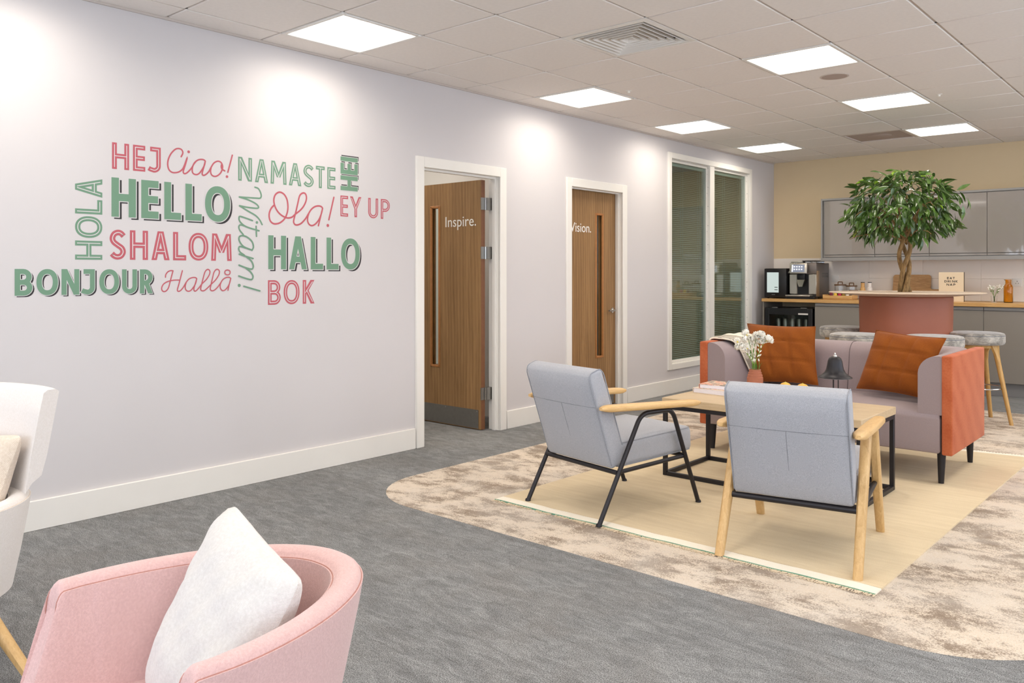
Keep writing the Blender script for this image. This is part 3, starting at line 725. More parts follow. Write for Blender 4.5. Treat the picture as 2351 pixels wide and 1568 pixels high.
def zp(zx, zy): return at_x(zx * ZX, 280 + zy * ZX, 0.0)       # point of the word wall from the enlarged view of it
def word(label, letters, spans, y_top, y_bot, style, colour, rot=0, weight=0.205):
    # spans: letter edges in the enlarged view; upright words use columns, turned words use rows
    if rot == 0:
        a, b_ = zp(spans[0][0], y_top[0]), zp(spans[0][0], y_bot[0]); c, d = zp(spans[-1][1], y_top[1]), zp(spans[-1][1], y_bot[1])
        z0, z1 = (b_.z + d.z) / 2, (a.z + c.z) / 2; H_ = z1 - z0; y0 = b_.y
        place = lambda u, v, l: Vector((l, y0 + u * H_, z0 + v * H_))
        ext = [((zp(s0, y_bot[0]).y - y0) / H_, (zp(s1, y_bot[0]).y - y0) / H_) for s0, s1 in spans]
    else:
        xa, xb = y_top[0], y_bot[0]; ya, yb = zp(xa, 500).y, zp(xb, 500).y; H_ = yb - ya; xm = (xa + xb) / 2; z0 = zp(xm, spans[0][0]).z
        place = lambda u, v, l: Vector((l, yb - v * H_, z0 + u * H_))
        ext = [((zp(xm, s0).z - z0) / H_, (zp(xm, s1).z - z0) / H_) for s0, s1 in spans]
    c0 = place(0, 0, 0)
    t = thing('wall_word', label, 'wall lettering', (0, c0.y, c0.z), group='painted greetings on the wall')
    pl = lambda u, v, l: place(u, v, l) - Vector((0, c0.y, c0.z))
    h = weight / 2; main = M['green_vinyl'] if colour == 'g' else M['red_vinyl']
    for ch, (u0, u1) in zip(letters, ext):
        W_ = u1 - u0; F = Flat(); glyph(F, ch, W_, h, weight)
        if style == 'shadow':
            S = Flat(); glyph(S, ch, W_, h, weight); G = Flat(); glyph(G, ch, W_, h, weight + 0.045, -0.0225)
            layers = [(S, 0.0006, (u0 + 0.07, -0.055), M['black_vinyl']), (G, 0.0010, (u0, 0), M['wall_line']), (F, 0.0014, (u0, 0), main)]
        else:
            I_ = Flat(); glyph(I_, ch, W_, h, 0.03, 0.07); layers = [(F, 0.0006, (u0, 0), main), (I_, 0.0012, (u0, 0), M['wall_line'])]
        flat_obj('letter', layers, pl, t)
word('red inline capitals reading HEJ', 'HEJ', [(657, 757), (780, 852), (872, 943)], (120, 150), (277, 298), 'inline', 'r', weight=0.18)
word('green inline capitals reading NAMASTE', 'NAMASTE', [(1397, 1478), (1495, 1573), (1588, 1680), (1694, 1768), (1780, 1840), (1853, 1905), (1920, 1968)], (205, 268), (345, 395), 'inline', 'g', weight=0.165)
word('large green shadowed capitals reading HELLO', 'HELLO', [(653, 797), (828, 930), (963, 1062), (1087, 1183), (1202, 1350)], (330, 378), (557, 588), 'shadow', 'g', weight=0.19)
word('red inline capitals reading SHALOM', 'SHALOM', [(643, 738), (762, 868), (888, 995), (1015, 1092), (1106, 1222), (1240, 1358)], (634, 655), (810, 813), 'inline', 'r', weight=0.185)
word('green shadowed capitals reading BONJOUR', 'BONJOUR', [(85, 190), (213, 340), (360, 465), (480, 556), (582, 698), (715, 803), (820, 895)], (864, 863), (1020, 1005), 'shadow', 'g', weight=0.19)
word('green shadowed capitals reading HALLO', 'HALLO', [(1573, 1678), (1695, 1800), (1822, 1895), (1915, 1986), (2000, 2110)], (667, 683), (862, 868), 'shadow', 'g', weight=0.178)
word('red inline capitals reading BOK', 'BOK', [(1572, 1647), (1664, 1757), (1776, 1845)], (930, 925), (1073, 1065), 'inline', 'r', weight=0.17)
word('small red inline capitals reading EY UP', 'EYUP', [(1997, 2042), (2053, 2120), (2160, 2218), (2234, 2287)], (432, 455), (555, 570), 'inline', 'r', weight=0.155)
word('green inline capitals reading HOLA, turned upright', 'HOLA', [(808, 697), (680, 553), (540, 455), (440, 330)], (440, 440), (600, 600), 'inline', 'g', rot=1, weight=0.19)
word('small green shadowed capitals reading HEI, turned upright', 'HEI', [(404, 318), (308, 244), (233, 203)], (1997, 1997), (2098, 2098), 'shadow', 'g', rot=1, weight=0.2)
def script(label, x0, y0, s, strokes, dots, wpx, colour, sharp=()):
    # hand-lettered word traced as centre lines in an enlarged crop (origin x0, y0, s photo pixels per crop pixel)
    P_ = lambda p: at_x(x0 + p[0] * s, y0 + p[1] * s, 0.0)
    c0 = P_(strokes[0][0]); t = thing('wall_word', label, 'wall lettering', (0, c0.y, c0.z), group='painted greetings on the wall')
    pm = P_(strokes[0][0]); ww = wpx * s * (CAMX * -FW.x + pm.y * FW.y) / FPX
    mat = M['green_vinyl'] if colour == 'g' else M['red_vinyl']
    pl = lambda u, v, l: Vector((l, u, v))
    for si, st_ in enumerate(strokes):
        F = Flat(); q = [Vector((P_(p).y - c0.y, P_(p).z - c0.z)) for p in st_]; q = crom(q, 7); F.ribbon(q, ww, climb=2.0); F.k = 3; F.disc(q[0], ww / 2); F.disc(q[-1], ww / 2)
        flat_obj('letter_stroke', [(F, 0.0006 + 0.00016 * si, (0, 0), mat)], pl, t)
    for (p, r) in dots:
        F = Flat(); F.disc((P_(p).y - c0.y, P_(p).z - c0.z), ww * r); flat_obj('dot', [(F, 0.0009, (0, 0), mat)], pl, t)
script('red handwritten script reading Ciao!', 370, 320, 180 / 2351, [
    [(598, 520), (640, 440), (645, 370), (600, 300), (515, 275), (420, 300), (300, 420), (220, 580), (195, 740), (225, 890), (310, 980), (420, 998), (540, 970), (640, 890), (700, 770), (775, 565), (735, 720), (690, 860), (660, 970), (690, 1025), (760, 1010), (850, 930), (930, 830), (1000, 700), (1100, 620), (1210, 600), (1290, 620), (1322, 655)],
    [(1322, 655), (1290, 790), (1190, 960), (1110, 1040), (1030, 1055), (950, 1010), (930, 900), (960, 770), (1040, 660)],
    [(1322, 655), (1280, 820), (1240, 960), (1230, 1040), (1265, 1078), (1340, 1050), (1430, 960), (1500, 830), (1580, 710), (1690, 655), (1780, 680), (1830, 760), (1840, 860), (1790, 990), (1700, 1080), (1600, 1110), (1510, 1060), (1480, 950), (1500, 830)],
    [(1812, 760), (1800, 820), (1825, 890), (1905, 945)], [(2132, 475), (1998, 985)]], [((822, 373), 0.95), ((1972, 1117), 0.95)], 46, 'r')
script('red handwritten script reading Ola!', 600, 420, 190 / 2351, [
    [(350, 640), (280, 720), (230, 840), (222, 960), (255, 1080), (330, 1150), (420, 1162), (530, 1130), (640, 1040), (710, 920), (750, 760), (750, 600), (720, 450), (650, 330), (560, 270), (480, 270), (400, 330), (358, 440), (360, 570), (400, 700), (470, 820), (560, 910), (660, 970), (760, 995), (870, 970), (960, 890), (1100, 780), (1200, 660), (1265, 520), (1280, 400), (1250, 310), (1190, 285), (1120, 320), (1075, 400), (1030, 600), (970, 860), (925, 1030), (918, 1120), (960, 1185), (1040, 1190), (1140, 1140), (1250, 1020), (1330, 890), (1420, 750), (1530, 670), (1640, 655), (1710, 680), (1738, 720)],
    [(1738, 720), (1710, 850), (1640, 1030), (1540, 1160), (1440, 1212), (1360, 1180), (1315, 1090), (1315, 980), (1345, 870)],
    [(1738, 720), (1690, 920), (1618, 1215)], [(2058, 410), (1915, 1045)]], [((1887, 1208), 0.95)], 50, 'r')
script('red handwritten script reading Hallå with a ring over the last letter', 360, 605, 180 / 2351, [
    [(258, 410), (270, 330), (330, 250), (410, 215), (485, 218)], [(485, 218), (440, 380), (400, 540), (350, 720), (290, 810), (220, 842), (160, 810), (145, 730), (190, 630), (280, 560), (400, 518), (540, 498), (690, 497)],
    [(765, 215), (720, 390), (660, 620), (615, 790), (650, 835), (720, 800), (800, 700), (880, 560), (970, 460), (1080, 420), (1160, 425), (1195, 455)],
    [(1195, 455), (1160, 600), (1090, 720), (1010, 810), (930, 830), (865, 780), (850, 680), (880, 560)],
    [(1195, 455), (1150, 610), (1110, 760), (1130, 825), (1190, 805), (1290, 690), (1360, 600), (1480, 480), (1570, 340), (1590, 240), (1550, 180), (1490, 190), (1435, 270), (1390, 430), (1340, 630), (1315, 770), (1350, 815), (1430, 805), (1540, 710), (1640, 610), (1760, 490), (1850, 350), (1875, 240), (1835, 180), (1770, 185), (1710, 270), (1670, 430), (1625, 630), (1600, 760), (1640, 815), (1720, 800), (1820, 710), (1900, 600), (1980, 480), (2080, 420), (2170, 415), (2215, 445)],
    [(2215, 445), (2180, 590), (2110, 720), (2030, 800), (1960, 808), (1905, 740), (1900, 640), (1930, 550)], [(2215, 445), (2170, 620), (2130, 800)],
    [(2115, 190), (2180, 215), (2195, 265), (2175, 320), (2115, 340), (2055, 318), (2035, 265), (2055, 212), (2115, 190)]], [], 38, 'r')
script('green handwritten script reading Witam!, turned sideways', 530, 420, 90 / 523, [
    [(320, 57), (365, 75), (395, 125), (405, 175), (388, 203), (340, 203), (230, 196), (112, 187)], [(112, 187), (230, 225), (330, 275), (368, 318), (355, 337), (290, 334), (200, 322), (115, 304)], [(115, 304), (220, 370), (330, 435), (385, 495), (416, 555)],
    [(288, 502), (200, 470), (125, 447), (108, 465), (118, 510), (165, 560), (230, 594), (375, 638)], [(185, 573), (125, 560), (106, 585), (118, 630), (165, 690)], [(335, 578), (341, 712)],
    [(283, 897), (300, 850), (280, 780), (220, 725), (160, 703), (115, 715), (108, 755), (130, 805), (180, 855), (283, 897)], [(200, 868), (125, 848), (104, 870), (120, 920), (180, 965)],
    [(110, 950), (200, 980), (295, 1008)], [(200, 980), (270, 1040), (297, 1100), (290, 1140), (260, 1148), (190, 1128), (107, 1096)], [(190, 1128), (260, 1185), (293, 1240), (285, 1280), (255, 1288), (180, 1268), (105, 1242)],
    [(170, 1378), (385, 1440)]], [((347, 527), 0.9), ((111, 1367), 1.05)], 21, 'g')

# ================================================================== RUG
RZ = 0.0085                                   # top of the rug
rq = [(1.37, 3.47), (3.435, 3.455), (3.47, 6.76), (1.42, 6.46)]
t = thing('flatweave_rug', 'cream flatweave rug with green front line and fringe under the seating', 'rug', (2.4, 3.46, 0.0015))
def rug_pt(u, v):
    a, b_, c, d = [Vector(p) for p in rq]; p = (a * (1 - u) + b_ * u) * (1 - v) + (d * (1 - u) + c * u) * v
    return p.x - 2.4, p.y - 3.46
def rug_strip(v0, v1, z, zb=0.0, wob=0.0):
    mb = MB(); top, bot = [], []
    n = 60
    for k in range(n + 1):
        u = k / n; w_ = wob * math.sin(u * 23) + wob * 0.6 * math.sin(u * 61)
        (xa, ya), (xb, yb_) = rug_pt(u, v0), rug_pt(u, v1)
        top.append([(xa, ya + w_, zb), (xa, ya + w_, z), (xb, yb_ + w_, z), (xb, yb_ + w_, zb)])
    mb.grid(top, closed_v=True); mb.f.append((3, 2, 1, 0)); L0 = len(mb.v) - 4; mb.f.append((L0, L0 + 1, L0 + 2, L0 + 3)); return mb
rug_strip(0.022, 0.985, 0.007).build('rug_field', M['rug'], t, ang=30)
rug_strip(0.0, 0.0215, 0.0066, wob=0.003).build('cream_band', M['rug_cream'], t, ang=30)
rug_strip(0.985, 1.0, 0.0066).build('cream_band', M['rug_cream'], t, ang=30)
mb = MB(); mb.tube([(rug_pt(k / 60, 0)[0], rug_pt(k / 60, 0)[1] - 0.004 + 0.003 * math.sin(k * 0.39) + 0.0018 * math.sin(k / 60 * 61), 0.003) for k in range(61)], 0.0038, 8); mb.build('green_cord', M['rug_green'], t)
mb = MB(); rnd = random.Random(3)
for k in range(430):
    u = k / 429; x, y = rug_pt(u, 0); y -= 0.006
    if u < 0.28 and rnd.random() < 0.6: continue
    L_ = rnd.uniform(0.018, 0.034); dx = rnd.uniform(-0.02, 0.02)
    mb.tube([(x, y, 0.003), (x + dx * 0.4, y - L_ * 0.5, rnd.uniform(0.002, 0.0035)), (x + dx, y - L_, 0.002)], [0.0024, 0.003, 0.0022], 5)
o = mb.build('fringe', M['fringe'], t); o['kind'] = 'stuff'
mb = MB(); rnd = random.Random(9)
for k in range(150):
    x, y = rug_pt(k / 149, 1); L_ = rnd.uniform(0.02, 0.035); mb.tube([(x, y, 0.003), (x + rnd.uniform(-0.01, 0.01), y + L_, 0.003)], 0.003, 5)
o = mb.build('fringe', M['rug_cream'], t); o['kind'] = 'stuff'

# ================================================================== LOUNGE CHAIRS
def slab(wd, th, ht, r=0.035, puff=0.012, n=10, fold=0.0):
    # upholstered slab: x width, y thickness, z from 0 to ht, faces slightly puffed
    vs, fs = bbox(wd, th, ht, r, 4); bm = bmesh.new()
    bv = [bm.verts.new(p) for p in vs]
    for q in fs: bm.faces.new([bv[i] for i in q])
    big = [f for f in bm.faces if f.calc_area() > 0.02]
    bmesh.ops.subdivide_edges(bm, edges=list({e for f in big for e in f.edges}), cuts=5, use_grid_fill=True)
    bm.verts.index_update()
    out = []
    for p in bm.verts:
        x, y, z = p.co; k = max(0, 1 - (2 * x / wd) ** 2) * max(0, 1 - (2 * z / ht) ** 2)
        y2 = y + math.copysign(puff * k ** 0.6, y) if abs(y) > th * 0.3 else y
        zz = z + ht / 2
        if fold and zz > ht - fold: y2 = y2 * math.sqrt(max(0.0, 1 - 0.8 * ((zz - ht + fold) / fold) ** 2))     # soft folded-over top
        out.append((x, y2, zz))
    fs = [tuple(p.index for p in f.verts) for f in bm.faces]; bm.free()
    return out, fs
def rect_loop(w_, h_, r, y, z0):
    pts = []
    for cx, cz, a0 in ((w_ / 2 - r, r, -90), (w_ / 2 - r, h_ - r, 0), (-w_ / 2 + r, h_ - r, 90), (-w_ / 2 + r, r, 180)):
        for k in range(6): a = R(a0 + 18 * k); pts.append((cx + r * math.cos(a), y, z0 + cz + r * math.sin(a)))
    return pts
def lounge_chair(name, label, loc, rz, wooden):
    t = thing(name, label, 'armchair', loc, rz)
    hw = 0.292
    fm = M['black_metal']
    # rails
    for s in (-1, 1):
        x = s * hw
        if wooden:
            for (p, q) in (((x, -0.377, 0), (x * 0.985, -0.085, 0.56)), ((x, 0.377, 0), (x * 0.985, 0.135, 0.555))):
                p, q = Vector(p), Vector(q); rows = []
                for k in range(9):
                    f = k / 8; c = p.lerp(q, f); a = 0.019 + 0.003 * f; b_ = 0.019 + 0.011 * math.sin(math.pi * min(1, f * 0.8))
                    rows.append([(c.x + ax * a, c.y + ay * b_, c.z) for ax, ay in ((-1, -.6), (-.6, -1), (.6, -1), (1, -.6), (1, .6), (.6, 1), (-.6, 1), (-1, .6))])
                mb = MB().grid(rows, closed_v=True); mb.f.append(tuple(range(7, -1, -1))); mb.f.append(tuple(range(len(mb.v) - 8, len(mb.v)))); mb.build('leg', M['oak_leg'], t, ang=50)
        else:
            MB().tube(rounded([(x, -0.377, 0), (x, -0.075, 0.54), (x, 0.165, 0.54), (x, 0.377, 0)], 0.055, 7), 0.0125, 12).build('side_frame', fm, t)
            for yy in (-0.377, 0.377): MB().lathe([(0, 0), (0.016, 0), (0.016, 0.004), (0.013, 0.012)], (x, yy, 0), 14).build('foot', fm, t)
        MB().tube([(x * 0.97, -0.243, 0.25), (x * 0.97, 0.275, 0.273)], 0.0115, 10).build('seat_rail', fm, t)
        # armrest
        rows = []
        for k in range(25):
            f = k / 24; y = -0.365 + 0.75 * f; z = 0.592 - 0.034 * f; e = min(1, math.sqrt(max(0, 1 - (1 - min(f, 1 - f) * 2 * 6.0) ** 2)) if min(f, 1 - f) * 12 < 1 else 1)
            wd = (0.024 + 0.010 * math.sin(math.pi * (0.15 + 0.75 * f))) * max(e, 0.4); hh = 0.0185 * max(e, 0.45)
            rows.append([(x + wd * math.copysign(abs(math.cos(a)) ** 0.6, math.cos(a)), y, z + hh * math.copysign(abs(math.sin(a)) ** 0.7, math.sin(a))) for a in [2 * math.pi * j / 16 for j in range(16)]])
        mb = MB().grid(rows, closed_v=True); mb.f.append(tuple(range(15, -1, -1))); mb.f.append(tuple(range(len(mb.v) - 16, len(mb.v)))); mb.build('armrest', M['oak_arm'], t, ang=60)
    rr = 0.0145 if wooden else 0.0125
    MB().tube([(-hw * 0.99, -0.243, 0.25), (hw * 0.99, -0.243, 0.25)], rr, 12).build('rear_rail', fm, t)
    MB().tube([(-hw * 0.99, 0.275, 0.273), (hw * 0.99, 0.275, 0.273)], rr, 12).build('front_rail', fm, t)
    # backrest: leaning slab with piping and seams
    wd, th, ht = 0.525, 0.115, 0.535
    b_ = MB().add(*slab(wd, th, ht, 0.020, 0.010, fold=0.05)).build('backrest', M['grey_fab'], t, (0, -0.200, 0.279), (R(19), 0, 0), ang=60)
    for sx in (-1, 1):
        xx = sx * (wd / 2 - 0.005); yy = th / 2 - 0.0055; zf = ht - 0.05
        side = [(xx, -yy, 0.02), (xx, -yy, zf)] + [(xx, -yy * math.sqrt(1 - 0.8 * (q_ / 6) ** 2), zf + 0.05 * q_ / 6 - (0.004 if q_ == 6 else 0)) for q_ in range(1, 7)]
        side += [(p[0], -p[1], p[2]) for p in reversed(side)]
        MB().tube(side, 0.0032, 6).build('piping', M['piping_grey'], b_)
    MB().tube([(-wd / 2 + 0.005, -th / 2 - 0.002, ht * 0.66), (-0.1, -th / 2 - 0.0092, ht * 0.66), (0.1, -th / 2 - 0.0092, ht * 0.66), (wd / 2 - 0.005, -th / 2 - 0.002, ht * 0.66)], 0.0011, 5).build('seam', M['piping'], b_)
    MB().tube([(0, -th / 2 - 0.0096, ht * 0.655), (0, -th / 2 - 0.0098, ht * 0.4), (0, -th / 2 - 0.006, 0.1), (0, -th / 2, 0.015)], 0.0011, 5).build('seam', M['piping'], b_)
    # seat cushion
    sd, sh = 0.58, 0.135
    c_ = MB().add(*slab(wd, sh, sd, 0.03, 0.012), Matrix.Rotation(R(-90), 4, 'X')).build('seat_cushion', M['grey_fab'], t, (0, -0.215, 0.330), (R(2.6), 0, 0), ang=60)
    for z in (-sh / 2 + 0.0075, sh / 2 - 0.0075):
        MB().tube([(p[0], p[2], z) for p in rect_loop(wd - 0.0155, sd - 0.0155, 0.026, 0, 0.0077)], 0.0034, 6, closed=True).build('piping', M['piping_grey'], c_)
    return t
lounge_chair('lounge_chair', 'grey woven armchair on black tube frame with oak armrests', (1.899, 3.867, RZ), R(-12.3), False)
lounge_chair('lounge_chair', 'grey woven armchair with solid oak legs seen from behind', (2.976, 3.877, RZ), R(10.3), True)

# ================================================================== COFFEE TABLE
t = thing('coffee_table', 'oak topped coffee table on a black box frame', 'coffee table', (2.403, 4.882, RZ))
TX, TY, TZ = 0.612, 0.302, 0.500
MB().box((0, 0, TZ - 0.0225 - RZ), (TX * 2, TY * 2, 0.045), 0.003, 1).build('table_top', M['oak_pale'], t)
q = 0.0125; zt = TZ - 0.045 - RZ
for sx in (-1, 1):
    for sy in (-1, 1): MB().b2((sx * (TX - 0.004) - q * (1 + sx), sy * (TY - 0.004) - q * (1 + sy), 0), (sx * (TX - 0.004) + q * (1 - sx), sy * (TY - 0.004) + q * (1 - sy), zt), 0.002, 1).build('leg', M['black_metal'], t)
for z in (q, zt - q):
    for sy in (-1, 1): MB().box((0, sy * (TY - 0.004 - q), z), (2 * TX - 0.06, 2 * q, 2 * q), 0.002, 1).build('frame_bar', M['black_metal'], t)
    for sx in (-1, 1): MB().box((sx * (TX - 0.004 - q), 0, z), (2 * q, 2 * TY - 0.06, 2 * q), 0.002, 1).build('frame_bar', M['black_metal'], t)
# books
def book(label, c, rz, w_, d_, h_, cov):
    t = thing('book', label, 'book', c, rz)
    MB().box((0.002, 0, h_ / 2), (w_ - 0.008, d_ - 0.006, h_ - 0.005)).build('pages', M['paper'], t)
    MB().box((0, 0, h_ - 0.0013), (w_, d_, 0.0025), 0.001, 1).build('front_cover', cov, t); MB().box((0, 0, 0.0013), (w_, d_, 0.0025), 0.001, 1).build('back_cover', cov, t)
    MB().box((-w_ / 2 + 0.001, 0, h_ / 2), (0.003, d_, h_), 0.001, 1).build('spine', cov, t)
book('large white-edged book lying at the bottom of the coffee table pair', (1.985, 5.03, TZ), R(-4), 0.30, 0.25, 0.032, M['cover2'])
book('salmon covered picture book lying on top of the other book', (2.00, 5.04, TZ + 0.032), R(5), 0.28, 0.22, 0.028, M['cover'])
# vase with white flowers
vx, vy = 2.222, 5.0
t = thing('bud_vase', 'small ribbed terracotta vase on the coffee table', 'vase', (vx, vy, TZ))
MB().lathe([(0, 0), (0.044, 0), (0.050, 0.006), (0.050, 0.125), (0.046, 0.128), (0.046, 0.142), (0.041, 0.145), (0.041, 0.158), (0.036, 0.161), (0.036, 0.176), (0.031, 0.176), (0.031, 0.06), (0, 0.06)], n=36).build('body', M['terracotta'], t, ang=30)
rnd = random.Random(5)
def petal_me():
    rows = []
    for i in range(6):
        f = i / 5; wv_ = 0.019 * math.sin(math.pi * min(1, 0.12 + f * 0.8)) ; rows.append([(wv_ * s, 0.029 * f - 0.006 * f * f * abs(s), 0.010 * f * f + 0.006 * (1 - abs(s)) * -math.sin(math.pi * f)) for s in (-1, -0.5, 0, 0.5, 1)])
    return MB().grid(rows).mesh('petal', M['petal'])
PET = petal_me(); BUD = MB().lathe([(0, 0), (0.004, 0.004), (0.005, 0.012), (0.002, 0.02), (0, 0.021)], n=8).mesh('bud', M['petal'])
LEAFB = MB().grid([[(-0.004 * math.sin(math.pi * f), 0.05 * f, 0.01 * math.sin(2 * f)), (0, 0.05 * f, 0.01 * math.sin(2 * f) - 0.001), (0.004 * math.sin(math.pi * f), 0.05 * f, 0.01 * math.sin(2 * f))] for f in (0, .2, .4, .6, .8, 1)]).mesh('leaf', M['leafs'])
def orient(d): return Vector(d).to_track_quat('Z', 'Y').to_euler()
FL = [(1694, 790), (1716, 772), (1739, 766), (1757, 782), (1730, 790), (1744, 778), (1703, 800)]
for k, (px, py) in enumerate(FL):
    top = at_y(px, py, vy + rnd.uniform(-0.05, 0.05)) - Vector((vx, vy, TZ))
    fl = thing('freesia_stem', 'white freesia stem in the terracotta vase, %s' % ('leaning furthest left', 'second from the left', 'tallest in the middle', 'leaning furthest right', 'low in the middle', 'just right of the tallest bloom', 'low on the left')[k], 'flower', (vx, vy, TZ), group='white flowers in the vase')
    p0 = Vector((rnd.uniform(-0.02, 0.02), rnd.uniform(-0.02, 0.02), 0.066)); p1 = Vector((p0.x * 1.0 + top.x * 0.12, p0.y, 0.19))
    path = crom([p0, p1, p1.lerp(top, 0.5) + Vector((rnd.uniform(-.01, .01), 0, 0.01)), top], 6)
    MB().tube(path, [0.0026 - 0.001 * i / len(path) for i in range(len(path))], 6).build('stem', M['stem'], fl)
    for h in range(6):
        c = top + Vector((rnd.uniform(-0.03, 0.03), rnd.uniform(-0.03, 0.03), rnd.uniform(-0.02, 0.02)))
        d = (c - top + Vector((0, 0, 0.03)) + Vector((rnd.uniform(-.03, .03), rnd.uniform(-.03, .01), 0))).normalized(); Q = d.to_track_quat('Z', 'Y')
        bl = link('bloom', MB().lathe([(0, -0.012), (0.003, -0.01), (0.006, 0.0), (0.002, 0.006), (0, 0.006)], n=8).mesh('bloom', M['petal_y' if h % 3 == 2 else 'petal']), fl, c, Q.to_euler())
        for j in range(6):
            link('petal', PET, bl, (0, 0, -0.002), Euler((R(38 if j % 2 else 58), 0, R(60 * j)), 'XYZ')).scale = (1.1, 1.1, 1.1)
    for h in range(5):
        c = path[int(len(path) * (0.5 + 0.1 * h)) - 1]; d = Vector((rnd.uniform(-1, 1), rnd.uniform(-1, 1), 1))
        link('bud', BUD, fl, c, orient(d))
    for h in range(2):
        link('leaf', LEAFB, fl, path[int(len(path) * (0.3 + 0.25 * h))], Euler((R(60), 0, rnd.uniform(0, 6.28)), 'XYZ'))
# bell-shaped table lamp
lx, ly = 2.725, 5.0
t = thing('table_lamp', 'dark grey bell-shaped portable lamp on the coffee table', 'lamp', (lx, ly, TZ))
MB().lathe([(0, 0), (0.06, 0), (0.062, 0.004), (0.058, 0.012), (0.01, 0.014), (0, 0.014)], n=32).build('base', M['black_metal'], t)
for a in (0.4, 2.5, 4.6): MB().tube([(0.018 * math.cos(a), 0.018 * math.sin(a), 0.012), (0.018 * math.cos(a), 0.018 * math.sin(a), 0.20)], 0.0032, 8).build('rod', M['black_metal'], t)
MB().lathe([(0.095, 0.165), (0.098, 0.166), (0.096, 0.170), (0.078, 0.180), (0.060, 0.196), (0.050, 0.215), (0.045, 0.24), (0.041, 0.265), (0.034, 0.282), (0.022, 0.291), (0, 0.294)], n=48).add([], []).build('shade', M['black_metal'], t)
MB().lathe([(0.094, 0.164), (0.075, 0.177), (0.056, 0.195), (0.045, 0.218), (0.038, 0.26), (0, 0.285)], n=40).build('shade_lining', M['white_plastic'], t)
MB().lathe([(0, 0.290), (0.012, 0.291), (0.010, 0.300), (0.005, 0.302), (0.006, 0.309), (0.003, 0.314), (0, 0.315)], n=20).build('finial', M['chrome'], t)
for q, (x, y) in enumerate(((2.425, 4.99), (2.53, 5.0))):
    t = thing('lemon', ('yellow fruit on the coffee table nearer the vase', 'yellow fruit on the coffee table nearer the lamp')[q], 'fruit', (x, y, TZ))
    MB().lathe([(0, 0.0), (0.02, 0.004), (0.042, 0.022), (0.052, 0.052), (0.044, 0.085), (0.022, 0.106), (0.006, 0.112), (0, 0.113)], n=24).build('flesh', M['fruit'], t)
    MB().lathe([(0.0, 0.117), (0.003, 0.116), (0.004, 0.11)], n=8).build('stalk', M['stem'], t)

# ================================================================== SOFA
SX0, SX1, SY0, SY1 = 1.58, 3.25, 5.47, 6.33
t = thing('sofa', 'two-seat mauve grey sofa with rust velvet end panels', 'sofa', ((SX0 + SX1) / 2, (SY0 + SY1) / 2, RZ))
hx, hy = (SX1 - SX0) / 2, (SY1 - SY0) / 2
for s in (-1, 1): MB().box((s * (hx - 0.03), 0, 0.49 - RZ), (0.06, 2 * hy, 0.60), 0.010, 3).build('end_panel', M['velvet_rust'], t)
ix = hx - 0.06
MB().box((0, 0.03, 0.312 - RZ), (2 * ix, 2 * hy - 0.07, 0.235), 0.02, 3).build('seat_base', M['sofa'], t)
# arms and back as one upholstered U
def u_path(n=14):
    rc = 0.20; pts = []
    pts += [(-ix, -hy + 0.012 + (2 * hy - rc - 0.012) * k / 10, 0) for k in range(10)]
    for k in range(n + 1): a = math.pi - math.pi / 2 * k / n; pts.append((-ix + rc + rc * math.cos(a), hy - rc + rc * math.sin(a), 0))
    pts += [(-ix + rc + (2 * ix - 2 * rc) * k / 30, hy, 0) for k in range(1, 30)]
    for k in range(n + 1): a = math.pi / 2 - math.pi / 2 * k / n; pts.append((ix - rc + rc * math.cos(a), hy - rc + rc * math.sin(a), 0))
    pts += [(ix, hy - rc - (2 * hy - rc - 0.012) * k / 10, 0) for k in range(1, 11)]
    return [Vector(p) for p in pts]
up = u_path(); rows = []
for i, p in enumerate(up):
    a = up[max(i - 1, 0)]; c = up[min(i + 1, len(up) - 1)]; d = (c - a).normalized(); nrm = Vector((d.y, -d.x, 0))     # towards the seat
    back = max(0.0, min(1.0, (p.y + hy * 0.1) / (hy * 0.9)))
    th = 0.135 + 0.055 * back; zt_ = 0.785 - RZ
    if abs(p.y - hy) < 1e-6: th -= 0.022 * math.exp(-((p.x) / 0.025) ** 2)     # centre seam
    sec = [(0.0, 0.42), (0.0, 0.60), (0.0, zt_ - 0.012), (0.012, zt_)]
    rr = 0.10 + 0.012 * (1 - back)
    for k in range(9):
        an = math.pi / 2 - math.pi / 2 * k / 8; sec.append((th - rr + rr * math.cos(an), zt_ - rr + rr * math.sin(an)))
    sec += [(th + 0.012 * back, 0.58), (th + 0.035 * back, 0.46), (th + 0.04 * back, 0.40)]
    rows.append([p + nrm * u + Vector((0, 0, z)) for u, z in sec])
mb = MB().grid(rows, closed_v=True); n_ = len(rows[0]); mb.f.append(tuple(range(n_ - 1, -1, -1))); mb.f.append(tuple(range(len(mb.v) - n_, len(mb.v))))
ub = mb.build('back_and_arms', M['sofa'], t, ang=55)
mb = MB(); mb.tube([(0, hy - 0.2058, 0.43), (0, hy - 0.2048, 0.46), (0, hy - 0.1815, 0.58), (0, hy - 0.169, 0.675)] + [(0, hy - 0.068 - 0.101 * math.cos(R(15 * k)), zt_ - 0.1 + 0.101 * math.sin(R(15 * k))) for k in range(1, 7)] + [(0, hy - 0.02, zt_ + 0.0008)], 0.0028, 6).build('centre_seam', plain('sofa_seam', (104, 92, 94), 0.9), ub)
